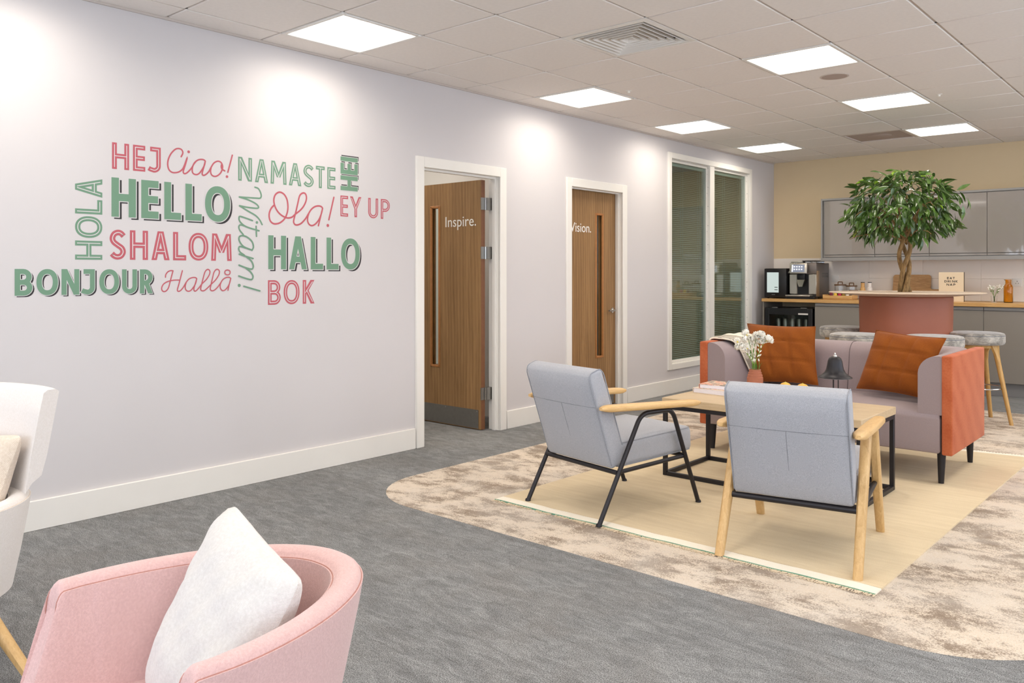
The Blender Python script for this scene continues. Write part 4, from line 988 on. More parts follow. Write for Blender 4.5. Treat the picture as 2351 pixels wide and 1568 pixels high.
# seat cushion: curved into the U
mb = MB(); pol = []
for k in range(41):
    a = math.pi * k / 40; ca, sa = math.cos(a), math.sin(a); pol.append((-(ix - 0.128) * math.copysign(abs(ca) ** 0.55, ca), -hy + 0.18 + (2 * hy - 0.34) * abs(sa) ** 0.55))
pol = [(-(ix - 0.01), -hy + 0.0), (-(ix - 0.01), -hy + 0.035), (-(ix - 0.128), -hy + 0.05)] + pol + [((ix - 0.128), -hy + 0.05), (ix - 0.01, -hy + 0.035), (ix - 0.01, -hy)]
rows = []
for zz, ins in ((0.195, 0.012), (0.205, 0.002), (0.40, 0.0), (0.425, 0.006), (0.437, 0.02), (0.442, 0.06), (0.446, 0.16)):
    rows.append([(x * (1 - ins / ix), (y - 0.05) * (1 - ins / hy) + 0.05, zz - RZ) for x, y in pol])
mb.grid(rows, closed_v=True); mb.f.append(tuple(range(len(mb.v) - len(pol), len(mb.v)))); mb.build('seat_cushion', M['sofa'], t, ang=60)
for sx in (-1, 1):
    for sy in (-1, 1):
        x, y = sx * (hx - 0.075), sy * (hy - 0.07)
        MB().tube([(x, y + 0.012 * sy, 0), (x, y, 0.195)], [0.016, 0.026], 16).build('leg', M['black_metal'], t)

# cushions: a pillow stretched between four corners
def pillow(name, label, cat, c4, thick, mat, quilt=0, pinch=0.028, n=26, fuzz=0.0, seed=1, sag=0.0):
    TL, TR_, BR, BL = [Vector(p) for p in c4]; rnd_ = random.Random(seed)
    ctr = (TL + TR_ + BR + BL) / 4; base_ = Vector((ctr.x, ctr.y, min(BL.z, BR.z)))
    nrm = (TR_ - TL).cross(BL - TL).normalized()
    front, back_ = [], []
    for i in range(n + 1):
        fr_, br_ = [], []
        for j in range(n + 1):
            u, v = j / n, i / n; a, b_ = 2 * u - 1, 2 * v - 1
            pu, pv = u - a * pinch * (1 - b_ * b_) ** 1.0 * abs(a) ** 2, v - b_ * pinch * (1 - a * a) * abs(b_) ** 2
            p = (TL * (1 - pu) + TR_ * pu) * (1 - pv) + (BL * (1 - pu) + BR * pu) * pv
            h = thick / 2 * ((1 - a ** 4) * (1 - b_ ** 4)) ** 0.5
            h *= 1 - 0.25 * (abs(a) ** 3 + abs(b_) ** 3) * 0.5
            if quilt:
                g = min(abs(((u * quilt) + 0.5) % 1 - 0.5), abs(((v * quilt) + 0.5) % 1 - 0.5)); 
                if 0.04 < u < 0.96 and 0.04 < v < 0.96: h *= 1 - 0.16 * math.exp(-(g / 0.05) ** 2)
            if fuzz: h += fuzz * (math.sin(a * 9 + b_ * 5) + math.sin(b_ * 11 - a * 4 + 1) + math.sin(a * 17 + b_ * 13)) * (1 - abs(a) ** 6) * (1 - abs(b_) ** 6)
            p = p + (ctr - p) * ((0.07 if fuzz else 0.0) * (abs(a) * abs(b_)) ** 7)
            p = p - Vector((0, 0, sag * (1 - a * a) * (1 - v)))
            fr_.append(p + nrm * h - base_); br_.append(p - nrm * h - base_)
        front.append(fr_); back_.append(br_)
    t = thing(name, label, cat, base_)
    cm = MB().grid(front).grid([list(reversed(r_)) for r_ in back_]); cv = cm.build('cover', mat, t, ang=80)
    if fuzz == 0:
        edge = [front[0][j] for j in range(n)] + [front[i][n] for i in range(n)] + [front[n][n - j] for j in range(n)] + [front[n - i][0] for i in range(n)]
        MB().tube(edge, 0.004, 6, closed=True).build('edge_seam', mat, cv)
    if quilt:
        for k in range(1, quilt):
            c = round(n * k / quilt)
            MB().tube([front[i][c] + nrm * 0.0 for i in range(2, n - 1)], 0.0018, 5).build('stitch_line', M['velvet_rust'], cv); MB().tube([front[c][i] for i in range(2, n - 1)], 0.0018, 5).build('stitch_line', M['velvet_rust'], cv)
    return t
pillow('cushion', 'ochre velvet quilted cushion in the left sofa corner behind the flowers', 'cushion', [at_y(1716, 743, 6.15), at_y(1872, 750, 6.06), at_y(1878, 884, 5.95), at_y(1736, 876, 5.90)], 0.16, M['cushion_rust'], quilt=3, n=30)
pillow('cushion', 'ochre velvet quilted cushion leaning in the right sofa corner', 'cushion', [at_y(2012, 758, 6.07), at_y(2172, 777, 5.92), at_y(2116, 913, 5.78), at_y(1967, 891, 5.93)], 0.15, M['cushion_rust'], quilt=3, n=30)
# throw over the left arm
t = thing('throw_blanket', 'cream and black woven throw draped over the left sofa arm', 'blanket', (1.66, 6.0, 0.55))
sec = crom([Vector((x_, 0, z_)) for x_, z_ in [(-0.092, 0.17), (-0.091, 0.235), (-0.07, 0.252), (-0.02, 0.252), (0.04, 0.249), (0.085, 0.237), (0.114, 0.2), (0.127, 0.14), (0.134, 0.07), (0.139, 0.0)]], 5)
rows = []; nv = 22
for i, p in enumerate(sec):
    f = i / (len(sec) - 1); y0_ = -0.36 + 0.012 * math.sin(f * 7) + 0.42 * max(0, f - 0.45) ** 1.3; y1_ = 0.27 - 0.17 * f
    rows.append([(p.x + 0.004 * math.sin(k * 0.9 + f * 3), y0_ + (y1_ - y0_) * k / nv, p.z + 0.006 * math.sin(k * 0.8 + 2 * f) * (0.4 + f) + 0.012 * math.sin(math.pi * k / nv)) for k in range(nv + 1)])
ths = 0.008
def cloth(rows_, mat, nm, par):
    mb_ = MB().grid(rows_); me = mb_.mesh(nm, mat, 80); o_ = link(nm, me, par); md = o_.modifiers.new('thickness', 'SOLIDIFY'); md.thickness = ths; md.offset = 1; return o_
cl = cloth([r_[7:] for r_ in rows], M['throw'], 'cloth', t); cloth([r_[:8] for r_ in rows], M['throw_edge'], 'patterned_border', t)
cloth([[r_ for r_ in row] for row in [q_[:] for q_ in rows][-9:]], M['throw_edge'], 'patterned_end', cl)
MB().tube([Vector(r_[0]) for r_ in rows], 0.006, 7).build('hem', M['throw'], cl)

# ================================================================== KITCHEN
CT, CF = 0.975, 9.84                # worktop height, front edge
KX0, KX1 = 0.10, 5.05
t = thing('worktop', 'long oak worktop along the kitchen wall', 'worktop', ((KX0 + KX1) / 2, (CF + YB) / 2, CT - 0.04))
MB().box((0, 0, 0.02), (KX1 - KX0, YB - CF - 0.01, 0.04), 0.003, 1).build('top', M['oak_top'], t)
t = thing('end_panel', 'grey end panel of the kitchen units beside the blinds window', 'panel', (KX0 + 0.012, (CF + YB) / 2, 0))
MB().box((0, 0.01, 0.4675), (0.018, YB - CF - 0.04, 0.935), 0.001, 1).build('board', M['cab_base'], t)
bx = [0.755, 1.35, 1.945, 2.54, 3.135, 3.73, 4.325, 4.92]
BL_ = ['grey base cabinet right beside the drinks fridge', 'grey base cabinet behind the pedestal table, left half', 'grey base cabinet behind the pedestal table, right half', 'grey base cabinet with rail handle at the right edge', 'grey base cabinet out of view, right of the carafe', 'grey base cabinet out of view, second right of the carafe', 'grey base cabinet out of view at the far right end']
for k in range(7):
    a, b_ = bx[k], bx[k + 1]
    t = thing('base_cabinet', BL_[k], 'cabinet', ((a + b_) / 2, CF + 0.03, 0), group='grey base cabinets')
    w_ = b_ - a
    MB().b2((-w_ / 2 + 0.001, 0.022, 0.14), (w_ / 2 - 0.001, 0.56, 0.934)).build('carcass', M['cab_frame'], t)
    d_ = MB().b2((-w_ / 2 + 0.002, 0, 0.142), (w_ / 2 - 0.002, 0.019, 0.892), 0.002, 1).build('door', M['cab_base'], t)
    MB().b2((-w_ / 2 + 0.002, 0.006, 0.897), (w_ / 2 - 0.002, 0.02, 0.93), 0.002, 1).build('handle_rail', M['cab_frame'], d_)
    MB().b2((-w_ / 2, 0.07, 0), (w_ / 2, 0.085, 0.139)).build('plinth', M['cab_frame'], t)
# glass-fronted drinks fridge
t = thing('drinks_fridge', 'black undercounter drinks fridge with glass door', 'fridge', (0.435, CF + 0.02, 0))
fr = MB(); fr.b2((-0.295, 0.05, 0.0), (0.295, 0.06, 0.02)); fr.b2((-0.295, 0.05, 0.02), (-0.27, 0.55, 0.86)); fr.b2((0.27, 0.05, 0.02), (0.295, 0.55, 0.86)); fr.b2((-0.27, 0.53, 0.02), (0.27, 0.55, 0.86)); fr.b2((-0.295, 0.05, 0.835), (0.295, 0.55, 0.86)); fr.b2((-0.27, 0.05, 0.02), (0.27, 0.55, 0.1))
fr.build('body', M['black'], t)
dr = MB(); dr.b2((-0.295, 0.0, 0.05), (-0.245, 0.048, 0.86), 0.003, 1); dr.b2((0.245, 0.0, 0.05), (0.295, 0.048, 0.86), 0.003, 1); dr.b2((-0.245, 0.0, 0.78), (0.245, 0.048, 0.86), 0.003, 1); dr.b2((-0.245, 0.0, 0.05), (0.245, 0.048, 0.12), 0.003, 1)
d_ = dr.build('door', M['black'], t)
MB().b2((-0.245, 0.02, 0.12), (0.245, 0.026, 0.78)).build('door_glass', M['pane_door'], d_)
MB().b2((0.125, -0.002, 0.785), (0.245, 0.0, 0.803)).build('badge', M['white_plastic'], d_)
for x in (-0.17, 0.19): MB().b2((x - 0.035, 0.0, 0.862), (x + 0.035, 0.03, 0.870)).build('hinge_cover', M['steel'], t)
for z in (0.34, 0.60):
    sh = MB()
    sh.b2((-0.26, 0.08, z), (0.26, 0.09, z + 0.018))
    for k in range(14): sh.b2((-0.255 + k * 0.039, 0.09, z), (-0.25 + k * 0.039, 0.5, z + 0.004))
    sh.build('wire_shelf', M['steel'], t)
for k in range(5):
    c = thing('drink_can', 'drinks can on the upper fridge shelf, %s from the left' % ('first', 'second', 'third', 'fourth', 'fifth')[k], 'can', (0.255 + 0.088 * k, CF + 0.16, 0.619), group='cans in the fridge')
    MB().lathe([(0, 0), (0.024, 0), (0.03, 0.006), (0.03, 0.1), (0.024, 0.11), (0.022, 0.108)], n=18).build('body', M['steel'], c); MB().lathe([(0.022, 0.109), (0, 0.108)], n=18).build('lid', M['chrome'], c)
# wall cabinets
ux = [0.765, 1.372, 1.957, 2.528, 3.12, 3.71, 4.30, 4.89]
UY = 10.10
UL = ['glossy grey wall cabinet at the left end, above the coffee machine side', 'glossy grey wall cabinet behind the tree crown, left half', 'glossy grey wall cabinet behind the tree crown, right half', 'glossy grey wall cabinet at the right edge above the sign', 'glossy grey wall cabinet out of view, right of the sign', 'glossy grey wall cabinet out of view, second right of the sign', 'glossy grey wall cabinet out of view at the far right end']
for k in range(7):
    a, b_ = ux[k], ux[k + 1]; w_ = b_ - a
    t = thing('wall_cabinet', UL[k], 'cabinet', ((a + b_) / 2, UY, 1.45), group='glossy grey wall cabinets')
    MB().b2((-w_ / 2 + 0.0005, 0.020, 0.0), (w_ / 2 - 0.0005, YB - UY - 0.012, 0.74)).build('carcass', M['cab_frame'], t)
    l = 0.022 if k == 0 else 0.002
    d_ = MB().b2((-w_ / 2 + l, 0.0, 0.062), (w_ / 2 - 0.002, 0.019, 0.715), 0.002, 1).build('door', M['cab'], t)
    MB().b2((-w_ / 2 + l, 0.004, 0.034), (w_ / 2 - 0.002, 0.019, 0.056), 0.002, 1).build('handle_rail', M['cab'], d_)
    MB().b2((-w_ / 2 + 0.0005, -0.004, 0.722), (w_ / 2 - 0.0005, 0.019, 0.745)).build('cornice', M['cab_frame'], t)
    MB().b2((-w_ / 2 + 0.0005, -0.004, -0.012), (w_ / 2 - 0.0005, 0.019, 0.028)).build('pelmet', M['cab_frame'], t)
    if k == 0: MB().b2((-w_ / 2 - 0.018, -0.006, -0.013), (-w_ / 2 + 0.0002, YB - UY - 0.012, 0.746)).build('side_panel', M['cab_frame'], t)
# milk cooler with lit window
t = thing('milk_cooler', 'black milk cooler with a pale lit window beside the coffee machine', 'milk cooler', (0.245, 9.93, CT))
MB().b2((-0.14, 0.012, 0.008), (0.14, 0.36, 0.375), 0.006, 2).build('body', M['black'], t)
d_ = MB().b2((-0.14, -0.012, 0.012), (0.14, 0.010, 0.372), 0.004, 2).build('door', M['black'], t)
MB().b2((-0.105, -0.0135, 0.075), (0.045, -0.011, 0.325)).build('window', emit('cooler_window', (0.62, 0.72, 0.68), 0.75), d_)
for q_, (x, z) in enumerate(((0.012, 0.135), (0.012, 0.105))): MB().b2((x - 0.02, -0.0142, z), (x + 0.02, -0.0132, z + 0.008)).build('level_mark', M['black'], d_)
MB().b2((-0.045, -0.0135, 0.045), (0.0, -0.0115, 0.052)).build('badge', M['steel'], d_)
for x in (-0.11, 0.11):
    for y in (0.04, 0.32): MB().lathe([(0, 0), (0.012, 0), (0.012, 0.009)], (x, y, 0), 10).build('foot', M['black'], t)
# coffee machine
t = thing('coffee_machine', 'steel and black bean-to-cup coffee machine with touch screen', 'coffee machine', (0.575, 9.95, CT))
st_ = plain('machine_grey', (120, 112, 106), 0.35, 0.6, var=0.0); sl_ = plain('machine_silver', (196, 190, 178), 0.3, 0.7, var=0.0)
MB().b2((-0.165, 0.05, 0.03), (0.165, 0.44, 0.44), 0.008, 2).build('body', st_, t)
MB().b2((0.155, 0.03, 0.03), (0.172, 0.10, 0.345), 0.004, 1).build('side_trim', plain('machine_trim', (150, 124, 92), 0.4, 0.3, var=0.0), t)
MB().b2((-0.165, 0.02, 0.305), (0.165, 0.06, 0.44), 0.006, 2).build('upper_front', st_, t)
for s in (-1, 1): MB().b2((s * 0.165, 0.012, 0.06), (s * 0.072, 0.052, 0.30), 0.004, 1).build('front_panel', sl_, t)
MB().b2((-0.072, 0.035, 0.06), (0.072, 0.052, 0.30)).build('brew_recess', M['black'], t)
MB().b2((-0.175, -0.075, 0.0), (0.175, 0.06, 0.032), 0.004, 1).build('base', M['black'], t)
MB().b2((-0.18, -0.085, 0.032), (0.12, 0.04, 0.05), 0.004, 1).build('drip_tray', sl_, t)
MB().b2((-0.05, -0.015, 0.22), (0.035, 0.05, 0.33), 0.006, 2).build('spout_arm', M['black'], t)
sp = MB(); sp.add([(-0.055, -0.05, 0.235), (0.045, -0.05, 0.235), (0.055, 0.03, 0.24), (-0.055, 0.03, 0.24), (-0.03, -0.04, 0.15), (0.015, -0.04, 0.15), (0.02, 0.02, 0.15), (-0.03, 0.02, 0.15)], [(0, 1, 2, 3), (7, 6, 5, 4), (4, 5, 1, 0), (5, 6, 2, 1), (6, 7, 3, 2), (7, 4, 0, 3)]); sp.build('spout', M['chrome'], t, ang=20)
sc = MB().box((0, 0, 0), (0.215, 0.025, 0.125), 0.006, 2).build('screen_housing', sl_, t, (-0.03, -0.045, 0.372), (R(-8), 0, 0))
MB().box((0, -0.0135, 0), (0.16, 0.002, 0.092)).build('screen', M['screen'], sc)
for k in range(4):
    for l in range(2): MB().box((-0.045 + 0.03 * k, -0.0152, 0.02 - 0.032 * l), (0.016, 0.001, 0.014)).build('icon', M['icon'], sc)
MB().box((-0.07, -0.0152, 0), (0.014, 0.001, 0.085)).build('side_bar', M['icon'], sc)
MB().b2((-0.155, 0.03, 0.44), (-0.005, 0.43, 0.462), 0.005, 1).build('cup_shelf', sl_, t); MB().b2((0.02, 0.03, 0.44), (0.16, 0.3, 0.462), 0.005, 1).build('bean_hopper', M['clear'], t)
MB().b2((-0.01, 0.02, 0.462), (0.155, 0.31, 0.469), 0.002, 1).build('hopper_lid', M['black'], t)
for k in range(3): MB().b2((0.1655, 0.20, 0.268 + 0.02 * k), (0.167, 0.40, 0.276 + 0.02 * k)).build('side_slot', M['black'], t)
me = fit_text(text_mesh('LAR', 0.03, M['white_vinyl'], 'lettering'), 0.075); link('lettering', me, t, (-0.14, 0.0195, 0.428), (R(90), 0, 0)).scale = (1, 0.45, 1)
MB().tube(crom([(0.165, 0.40, 0.05), (0.21, 0.40, 0.045), (0.225, 0.40, 0.025), (0.2, 0.41, 0.006), (0.15, 0.44, 0.006)], 6), 0.005, 8).build('power_cord', M['black'], t)
MB().tube(crom([(-0.2, 0.05, 0.30), (-0.18, 0.03, 0.33), (-0.15, 0.03, 0.35)], 6), 0.0035, 6).build('milk_tube', M['white_plastic'], t)
# jars
jw = [(0.935, 10.22, 0.062, 0.20, 'tall glass storage jar with wooden lid, left of the pair'), (1.075, 10.20, 0.058, 0.185, 'tall glass storage jar with wooden lid, right of the pair'), (1.125, 10.115, 0.045, 0.12, 'short glass jar with flat wooden lid in front of the tall jars')]
for k, (x, y, r, h, lb) in enumerate(jw):
    t = thing('storage_jar', lb, 'jar', (x, y, CT), group='glass jars on the worktop')
    MB().lathe([(0, 0), (r, 0), (r, h * 0.82), (r - 0.003, h * 0.82), (r - 0.003, 0.004), (0, 0.004)], n=28).build('glass', M['clear'], t, ang=30)
    l = MB().lathe([(0, h * 0.82), (r + 0.006, h * 0.82), (r + 0.006, h * 0.82 + 0.016), (0, h * 0.82 + 0.016)], n=28).build('lid', M['walnut_lid'], t, ang=30)
    if k < 2: MB().tube(rounded([(-0.026, 0, h * 0.82 + 0.014), (-0.026, 0, h * 0.82 + 0.045), (0.026, 0, h * 0.82 + 0.045), (0.026, 0, h * 0.82 + 0.014)], 0.008, 4), 0.006, 8).build('lid_handle', M['walnut_lid'], l)
    MB().lathe([(0, 0.005), (r - 0.005, 0.005), (r - 0.005, h * 0.35), (0, h * 0.38)], n=20).build('contents', (M['board_wood'], M['cream_fab'], M['cover'])[k], t)
for k, (x, c_) in enumerate(((1.205, 'oak_top'), (1.285, 'cream_fab'))):
    t = thing('pepper_mill', ('wooden conical mill with black cap', 'cream conical mill with black cap')[k], 'mill', (x, 10.2, CT))
    MB().lathe([(0, 0), (0.036, 0), (0.037, 0.06), (0.028, 0.14), (0.021, 0.148), (0.021, 0.2), (0, 0.2)], n=24).build('body', M[c_], t, ang=30)
    MB().lathe([(0.021, 0.2), (0.022, 0.201), (0.022, 0.209), (0, 0.21)], n=20).build('cap', M['black'], t)
# tray with snack packs
t = thing('wooden_tray', 'pale wooden tray holding colourful snack packs', 'tray', (1.02, 9.97, CT))
MB().b2((-0.17, -0.09, 0.0), (0.17, 0.09, 0.012), 0.003, 1).build('bottom', M['oak_top'], t)
for s in (-1, 1): MB().b2((-0.17, s * 0.09 - 0.006, 0.012), (0.17, s * 0.09 + 0.006, 0.05), 0.003, 1).build('side', M['oak_top'], t); MB().b2((s * 0.17 - 0.006, -0.084, 0.012), (s * 0.17 + 0.006, 0.084, 0.06), 0.003, 1).build('end', M['oak_top'], t)
for k, (dx, col, nm) in enumerate(((-0.10, (120, 30, 50), 'dark red'), (-0.05, (240, 200, 70), 'yellow'), (0.0, (200, 40, 80), 'pink'), (0.045, (150, 120, 30), 'olive'), (0.09, (232, 224, 210), 'white'))):
    t = thing('snack_pack', nm + ' snack pack standing in the wooden tray', 'snack pack', (1.02 + dx, 9.96, CT + 0.012), group='snack packs in the tray')
    mt_ = plain('wrapper', col, 0.4, var=0.1, vscale=60)
    MB().box((0, 0, 0.036), (0.036, 0.02, 0.07), 0.006, 2).build('wrapper', mt_, t); MB().box((0, 0, 0.075), (0.038, 0.002, 0.01)).build('crimp', mt_, t)
# serving board
t = thing('serving_board', 'acacia serving board with handle leaning on the white tiles', 'chopping board', (1.70, 10.37, CT))
pol = rrect(-0.21, 0.20, 0.0, 0.30, 0.03, 5); hd = [(0.20, 0.075), (0.215, 0.085), (0.29, 0.085), (0.303, 0.098), (0.303, 0.118), (0.29, 0.13), (0.215, 0.13), (0.20, 0.145)]
pol = [p for p in pol]
# insert the handle into the right side (between lower-right and upper-right corners)
i0 = max(i for i, p in enumerate(pol) if p[0] > 0.19 and p[1] < 0.06); pol = pol[:i0 + 1] + hd + pol[i0 + 1:]
MB().prism(pol, -0.009, 0.009, (0, 2, 1)).build('board', M['board_wood'], t, (0, 0, 0.0), (R(-9), 0, 0), ang=30)
# sign
t = thing('counter_sign', 'cream counter sign lettered EAT DRINK NAP', 'sign', (2.175, 10.12, CT))
MB().b2((-0.125, 0, 0), (0.125, 0.014, 0.325), 0.001, 1).build('board', plain('sign_board', (236, 216, 184), 0.6, var=0.01), t)
MB().b2((0.1252, -0.0005, 0.0), (0.1285, 0.016, 0.328)).build('edge_strip', plain('sign_edge', (90, 72, 50), 0.6), t)
def sign_line(txt, zc, h_, x0, x1):
    n_ = len(txt); wts = {'I': 0.45, 'K': 1.0, 'N': 1.1, 'A': 1.15, 'D': 1.1}; ws = [wts.get(c, 0.95) for c in txt]; gap = 0.32
    tot = sum(ws) + gap * (n_ - 1); k = (x1 - x0) / tot; x = x0
    for c, w__ in zip(txt, ws):
        F = Flat(); W_ = w__ * k / h_; glyph(F, c, W_, 0.11, 0.22)
        xx = x; flat_obj('letter', [(F, 0.0006, (0, 0), M['black_vinyl'])], lambda u, v, l: Vector((xx + u * h_, -l, zc + v * h_)), t); x += (w__ + gap) * k
sign_line('EAT', 0.248, 0.024, -0.042, 0.036); sign_line('DRINK', 0.212, 0.024, -0.068, 0.066); sign_line('NAP', 0.176, 0.024, -0.046, 0.043)
F = Flat(); F.ribbon(arc(0, 0, 0.5, 0.4, 20, 160, 8), 0.12); F.ribbon([(-0.9, -0.5), (0.9, -0.5)], 0.1); F.ribbon(arc(0, -0.1, 0.5, 0.3, 200, 340, 8), 0.1)
flat_obj('small_emblem', [(F, 0.0006, (0, 0), plain('faint_ink', (196, 176, 148), 0.7))], lambda u, v, l: Vector((u * 0.014, -l, 0.06 + v * 0.014)), t)
# sprig in a glass
t = thing('glass_tumbler', 'small clear glass holding a white sprig', 'glass', (2.585, 10.15, CT))
MB().lathe([(0, 0), (0.026, 0), (0.03, 0.07), (0.028, 0.07), (0.024, 0.005), (0, 0.005)], n=24).build('glass', M['clear'], t, ang=30)
t = thing('flower_sprig', 'bushy sprig of tiny white flowers on the worktop', 'flowers', (2.585, 10.15, CT + 0.006))
rnd = random.Random(11); BLO = MB().lathe([(0, -0.004), (0.006, 0.0), (0.007, 0.005), (0.004, 0.009), (0, 0.01)], n=8).mesh('blossom', M['petal'])
for k in range(9):
    a = rnd.uniform(-1, 1); tip = Vector((a * 0.075, rnd.uniform(-0.03, 0.03), 0.13 + 0.035 * abs(a) + rnd.uniform(-0.02, 0.02)))
    st2 = MB().tube(crom([(rnd.uniform(-.01, .01), 0, 0), (tip.x * 0.2, 0, 0.07), tip], 5), 0.0014, 5).build('stem', M['stem'], t)
    for j in range(6): link('blossom', BLO, st2, tip + Vector((rnd.uniform(-.02, .02), rnd.uniform(-.02, .02), rnd.uniform(-.02, .015))))
    for j in range(4): link('leaf', LEAFB, st2, tip * rnd.uniform(0.6, 0.95), Euler((R(rnd.uniform(20, 80)), 0, rnd.uniform(0, 6.28)), 'XYZ')).scale = (0.6, 0.5, 0.6)
# amber carafe
t = thing('carafe', 'amber glass carafe with pouring lip', 'carafe', (2.715, 10.17, CT))
MB().lathe([(0, 0), (0.040, 0), (0.044, 0.006), (0.044, 0.168), (0.040, 0.18), (0.029, 0.198), (0.029, 0.248), (0.027, 0.248), (0.026, 0.2), (0.038, 0.178), (0.041, 0.166), (0.041, 0.008), (0, 0.006)], n=36).build('body', M['amber'], t)
MB().add([(-0.028, -0.01, 0.246), (-0.028, 0.01, 0.246), (-0.045, 0, 0.249), (-0.028, 0, 0.232)], [(0, 2, 3), (1, 3, 2), (0, 1, 2), (0, 3, 1)]).build('lip', M['amber'], t)
# power socket, spur switch
t = thing('wall_socket', 'white three-pin wall socket behind the carafe', 'socket', (2.752, YB - 0.010, 1.187))
MB().b2((-0.043, -0.009, -0.043), (0.043, 0.0, 0.043), 0.003, 2).build('plate', M['white_plastic'], t)
for x, z, w_, h_ in ((0, 0.014, 0.006, 0.010), (-0.012, -0.008, 0.008, 0.005), (0.012, -0.008, 0.008, 0.005)): MB().b2((x - w_ / 2, -0.0096, z - h_ / 2), (x + w_ / 2, -0.0088, z + h_ / 2)).build('pin_hole', M['black'], t)
t = thing('spur_switch', 'white switched socket plate right of the coffee machine', 'socket', (0.80, YB - 0.010, 1.22))
MB().b2((-0.043, -0.009, -0.043), (0.043, 0.0, 0.043), 0.003, 2).build('plate', M['white_plastic'], t); MB().b2((-0.012, -0.012, -0.012), (0.012, -0.009, 0.012), 0.002, 1).build('rocker', M['white_plastic'], t)

# ================================================================== PEDESTAL TABLE, TREE, STOOLS
PX, PY, PZ = 2.27, 8.05, 1.118
t = thing('pedestal_table', 'round high table with terracotta pedestal and a tree growing through it', 'table', (PX, PY, 0.0015))
prof = [(0.325, 0.0), (0.33, 0.05), (0.338, 0.5), (0.348, 1.06), (0.348, 1.075), (0.34, 1.082), (0, 1.082)]
MB().lathe(prof, n=64, pw=3.2).build('pedestal', M['table_pink'], t, rot=(0, 0, YAW + R(4)), ang=50)
MB().lathe([(0.15, 1.1165), (0.644, 1.1165), (0.650, 1.113), (0.646, 1.109), (0.40, 1.082), (0.15, 1.082), (0.15, 1.1165)], n=72).build('table_top', M['table_top'], t, ang=25)
MB().lathe([(0.15, 1.10), (0, 1.105)], n=32).build('soil', M['soil'], t)
MB().lathe([(0.15, 1.1165), (0.158, 1.119), (0.158, 1.117)], n=40).build('planter_rim', M['table_top'], t)
# ficus
tr = thing('ficus_tree', 'braided-trunk ficus tree rising from the pedestal table', 'tree', (PX, PY, 1.105))
rnd = random.Random(21)
tops = []
for s in range(3):
    path = []
    for k in range(15):
        f = k / 14; a = 2 * math.pi * s / 3 + f * 4.6 + 0.7; r = 0.044 - 0.02 * math.sin(f * math.pi * 2.2) * 0.6 - 0.012 * f
        path.append((r * math.cos(a), r * math.sin(a), 0.56 * f))
    MB().tube(crom(path, 3), [0.024 - 0.008 * i / 42 for i in range(43)], 10).build('trunk', M['bark'], tr); tops.append(Vector(path[-1]))
tips = []
for k in range(26):
    a = 2 * math.pi * (k * 0.618) + rnd.uniform(-.3, .3); el = rnd.uniform(-0.15, 1.15); L_ = rnd.uniform(0.24, 0.42) * (1.0 if el < 0.8 else 0.9)
    p0 = tops[k % 3] + Vector((0, 0, rnd.uniform(-0.12, 0.02))); d = Vector((math.cos(a) * math.cos(el), math.sin(a) * math.cos(el), math.sin(el)))
    e = p0 + d * L_ + Vector((0, 0, 0.10)); mid = p0.lerp(e, 0.5) + Vector((0, 0, 0.05))
    pth = crom([p0, mid, e, e + Vector((d.x * 0.08, d.y * 0.08, -0.03))], 5)
    MB().tube(pth, [0.008 - 0.006 * i / len(pth) for i in range(len(pth))], 6).build('branch', M['bark'], tr); tips.append((pth, d))
def leaf_mesh(mat):
    rows = []; n = 7
    for i in range(n):
        f = i / (n - 1); wd = 0.0155 * (math.sin(math.pi * f ** 0.85) ** 0.9) + (0.0012 if f < 0.02 else 0); droop = -0.022 * f * f
        rows.append([(-wd, f * 0.105, droop + wd * 0.35), (0, f * 0.105, droop), (wd, f * 0.105, droop + wd * 0.35)])
    mb = MB().grid(rows); mb.tube([(0, -0.014, 0.002), (0, 0.002, 0)], 0.0011, 4, cap=False); return mb
LMB = leaf_mesh(None); LM = [LMB.mesh('leaf', M['leaf%d' % i]) for i in range(3)]
leaves = []
for k in range(1050):
    while True:
        q = Vector((rnd.uniform(-1, 1), rnd.uniform(-1, 1), rnd.uniform(-1, 1))); hr = math.hypot(q.x, q.y)
        if q.length > 1 or q.length < 0.35: continue
        if q.z < -0.25 and hr < 0.42 and rnd.random() < 0.8: continue
        if rnd.random() > q.length ** 2 + 0.1: continue
        break
    lump = 1 + 0.17 * math.sin(q.x * 7 + 1) * math.sin(q.y * 6 + 0.5) + 0.10 * math.sin(q.z * 8 + q.x * 6)
    p = Vector((q.x * 0.455 * lump - 0.03, q.y * 0.455 * lump - 0.02, 0.795 + q.z * 0.31 * lump - 0.10 * max(0, hr - 0.5)))
    out = Vector((p.x, p.y, 0)); rr_ = out.length; out = out.normalized() if rr_ > 1e-3 else Vector((1, 0, 0))
    pit = rnd.gauss(-0.8, 0.4) if p.z < 0.92 else rnd.gauss(-0.25, 0.5)
    az = math.atan2(out.y, out.x) + rnd.gauss(0, 0.7)
    dirv = Vector((math.cos(az) * math.cos(pit), math.sin(az) * math.cos(pit), math.sin(pit)))
    yv = dirv; zv = Vector((0, 0, 1)) - yv * yv.z; zv = zv.normalized() if zv.length > 1e-3 else Vector((1, 0, 0)); xv = yv.cross(zv)
    roll = rnd.gauss(0, 0.7); xv2 = xv * math.cos(roll) + zv * math.sin(roll); zv2 = zv * math.cos(roll) - xv * math.sin(roll)
    mt = Matrix((xv2, yv, zv2)).transposed().to_4x4(); s_ = rnd.uniform(0.75, 1.4); mt = Matrix.Translation(p) @ mt @ Matrix.Diagonal((s_, s_, s_, 1))
    near = -(p.x * 0.28 - p.y * 0.96)          # how far towards the viewer
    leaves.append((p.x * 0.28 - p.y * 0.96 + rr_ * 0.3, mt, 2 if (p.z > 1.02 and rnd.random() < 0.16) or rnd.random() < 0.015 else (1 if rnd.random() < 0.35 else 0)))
leaves.sort(key=lambda q: -q[0])
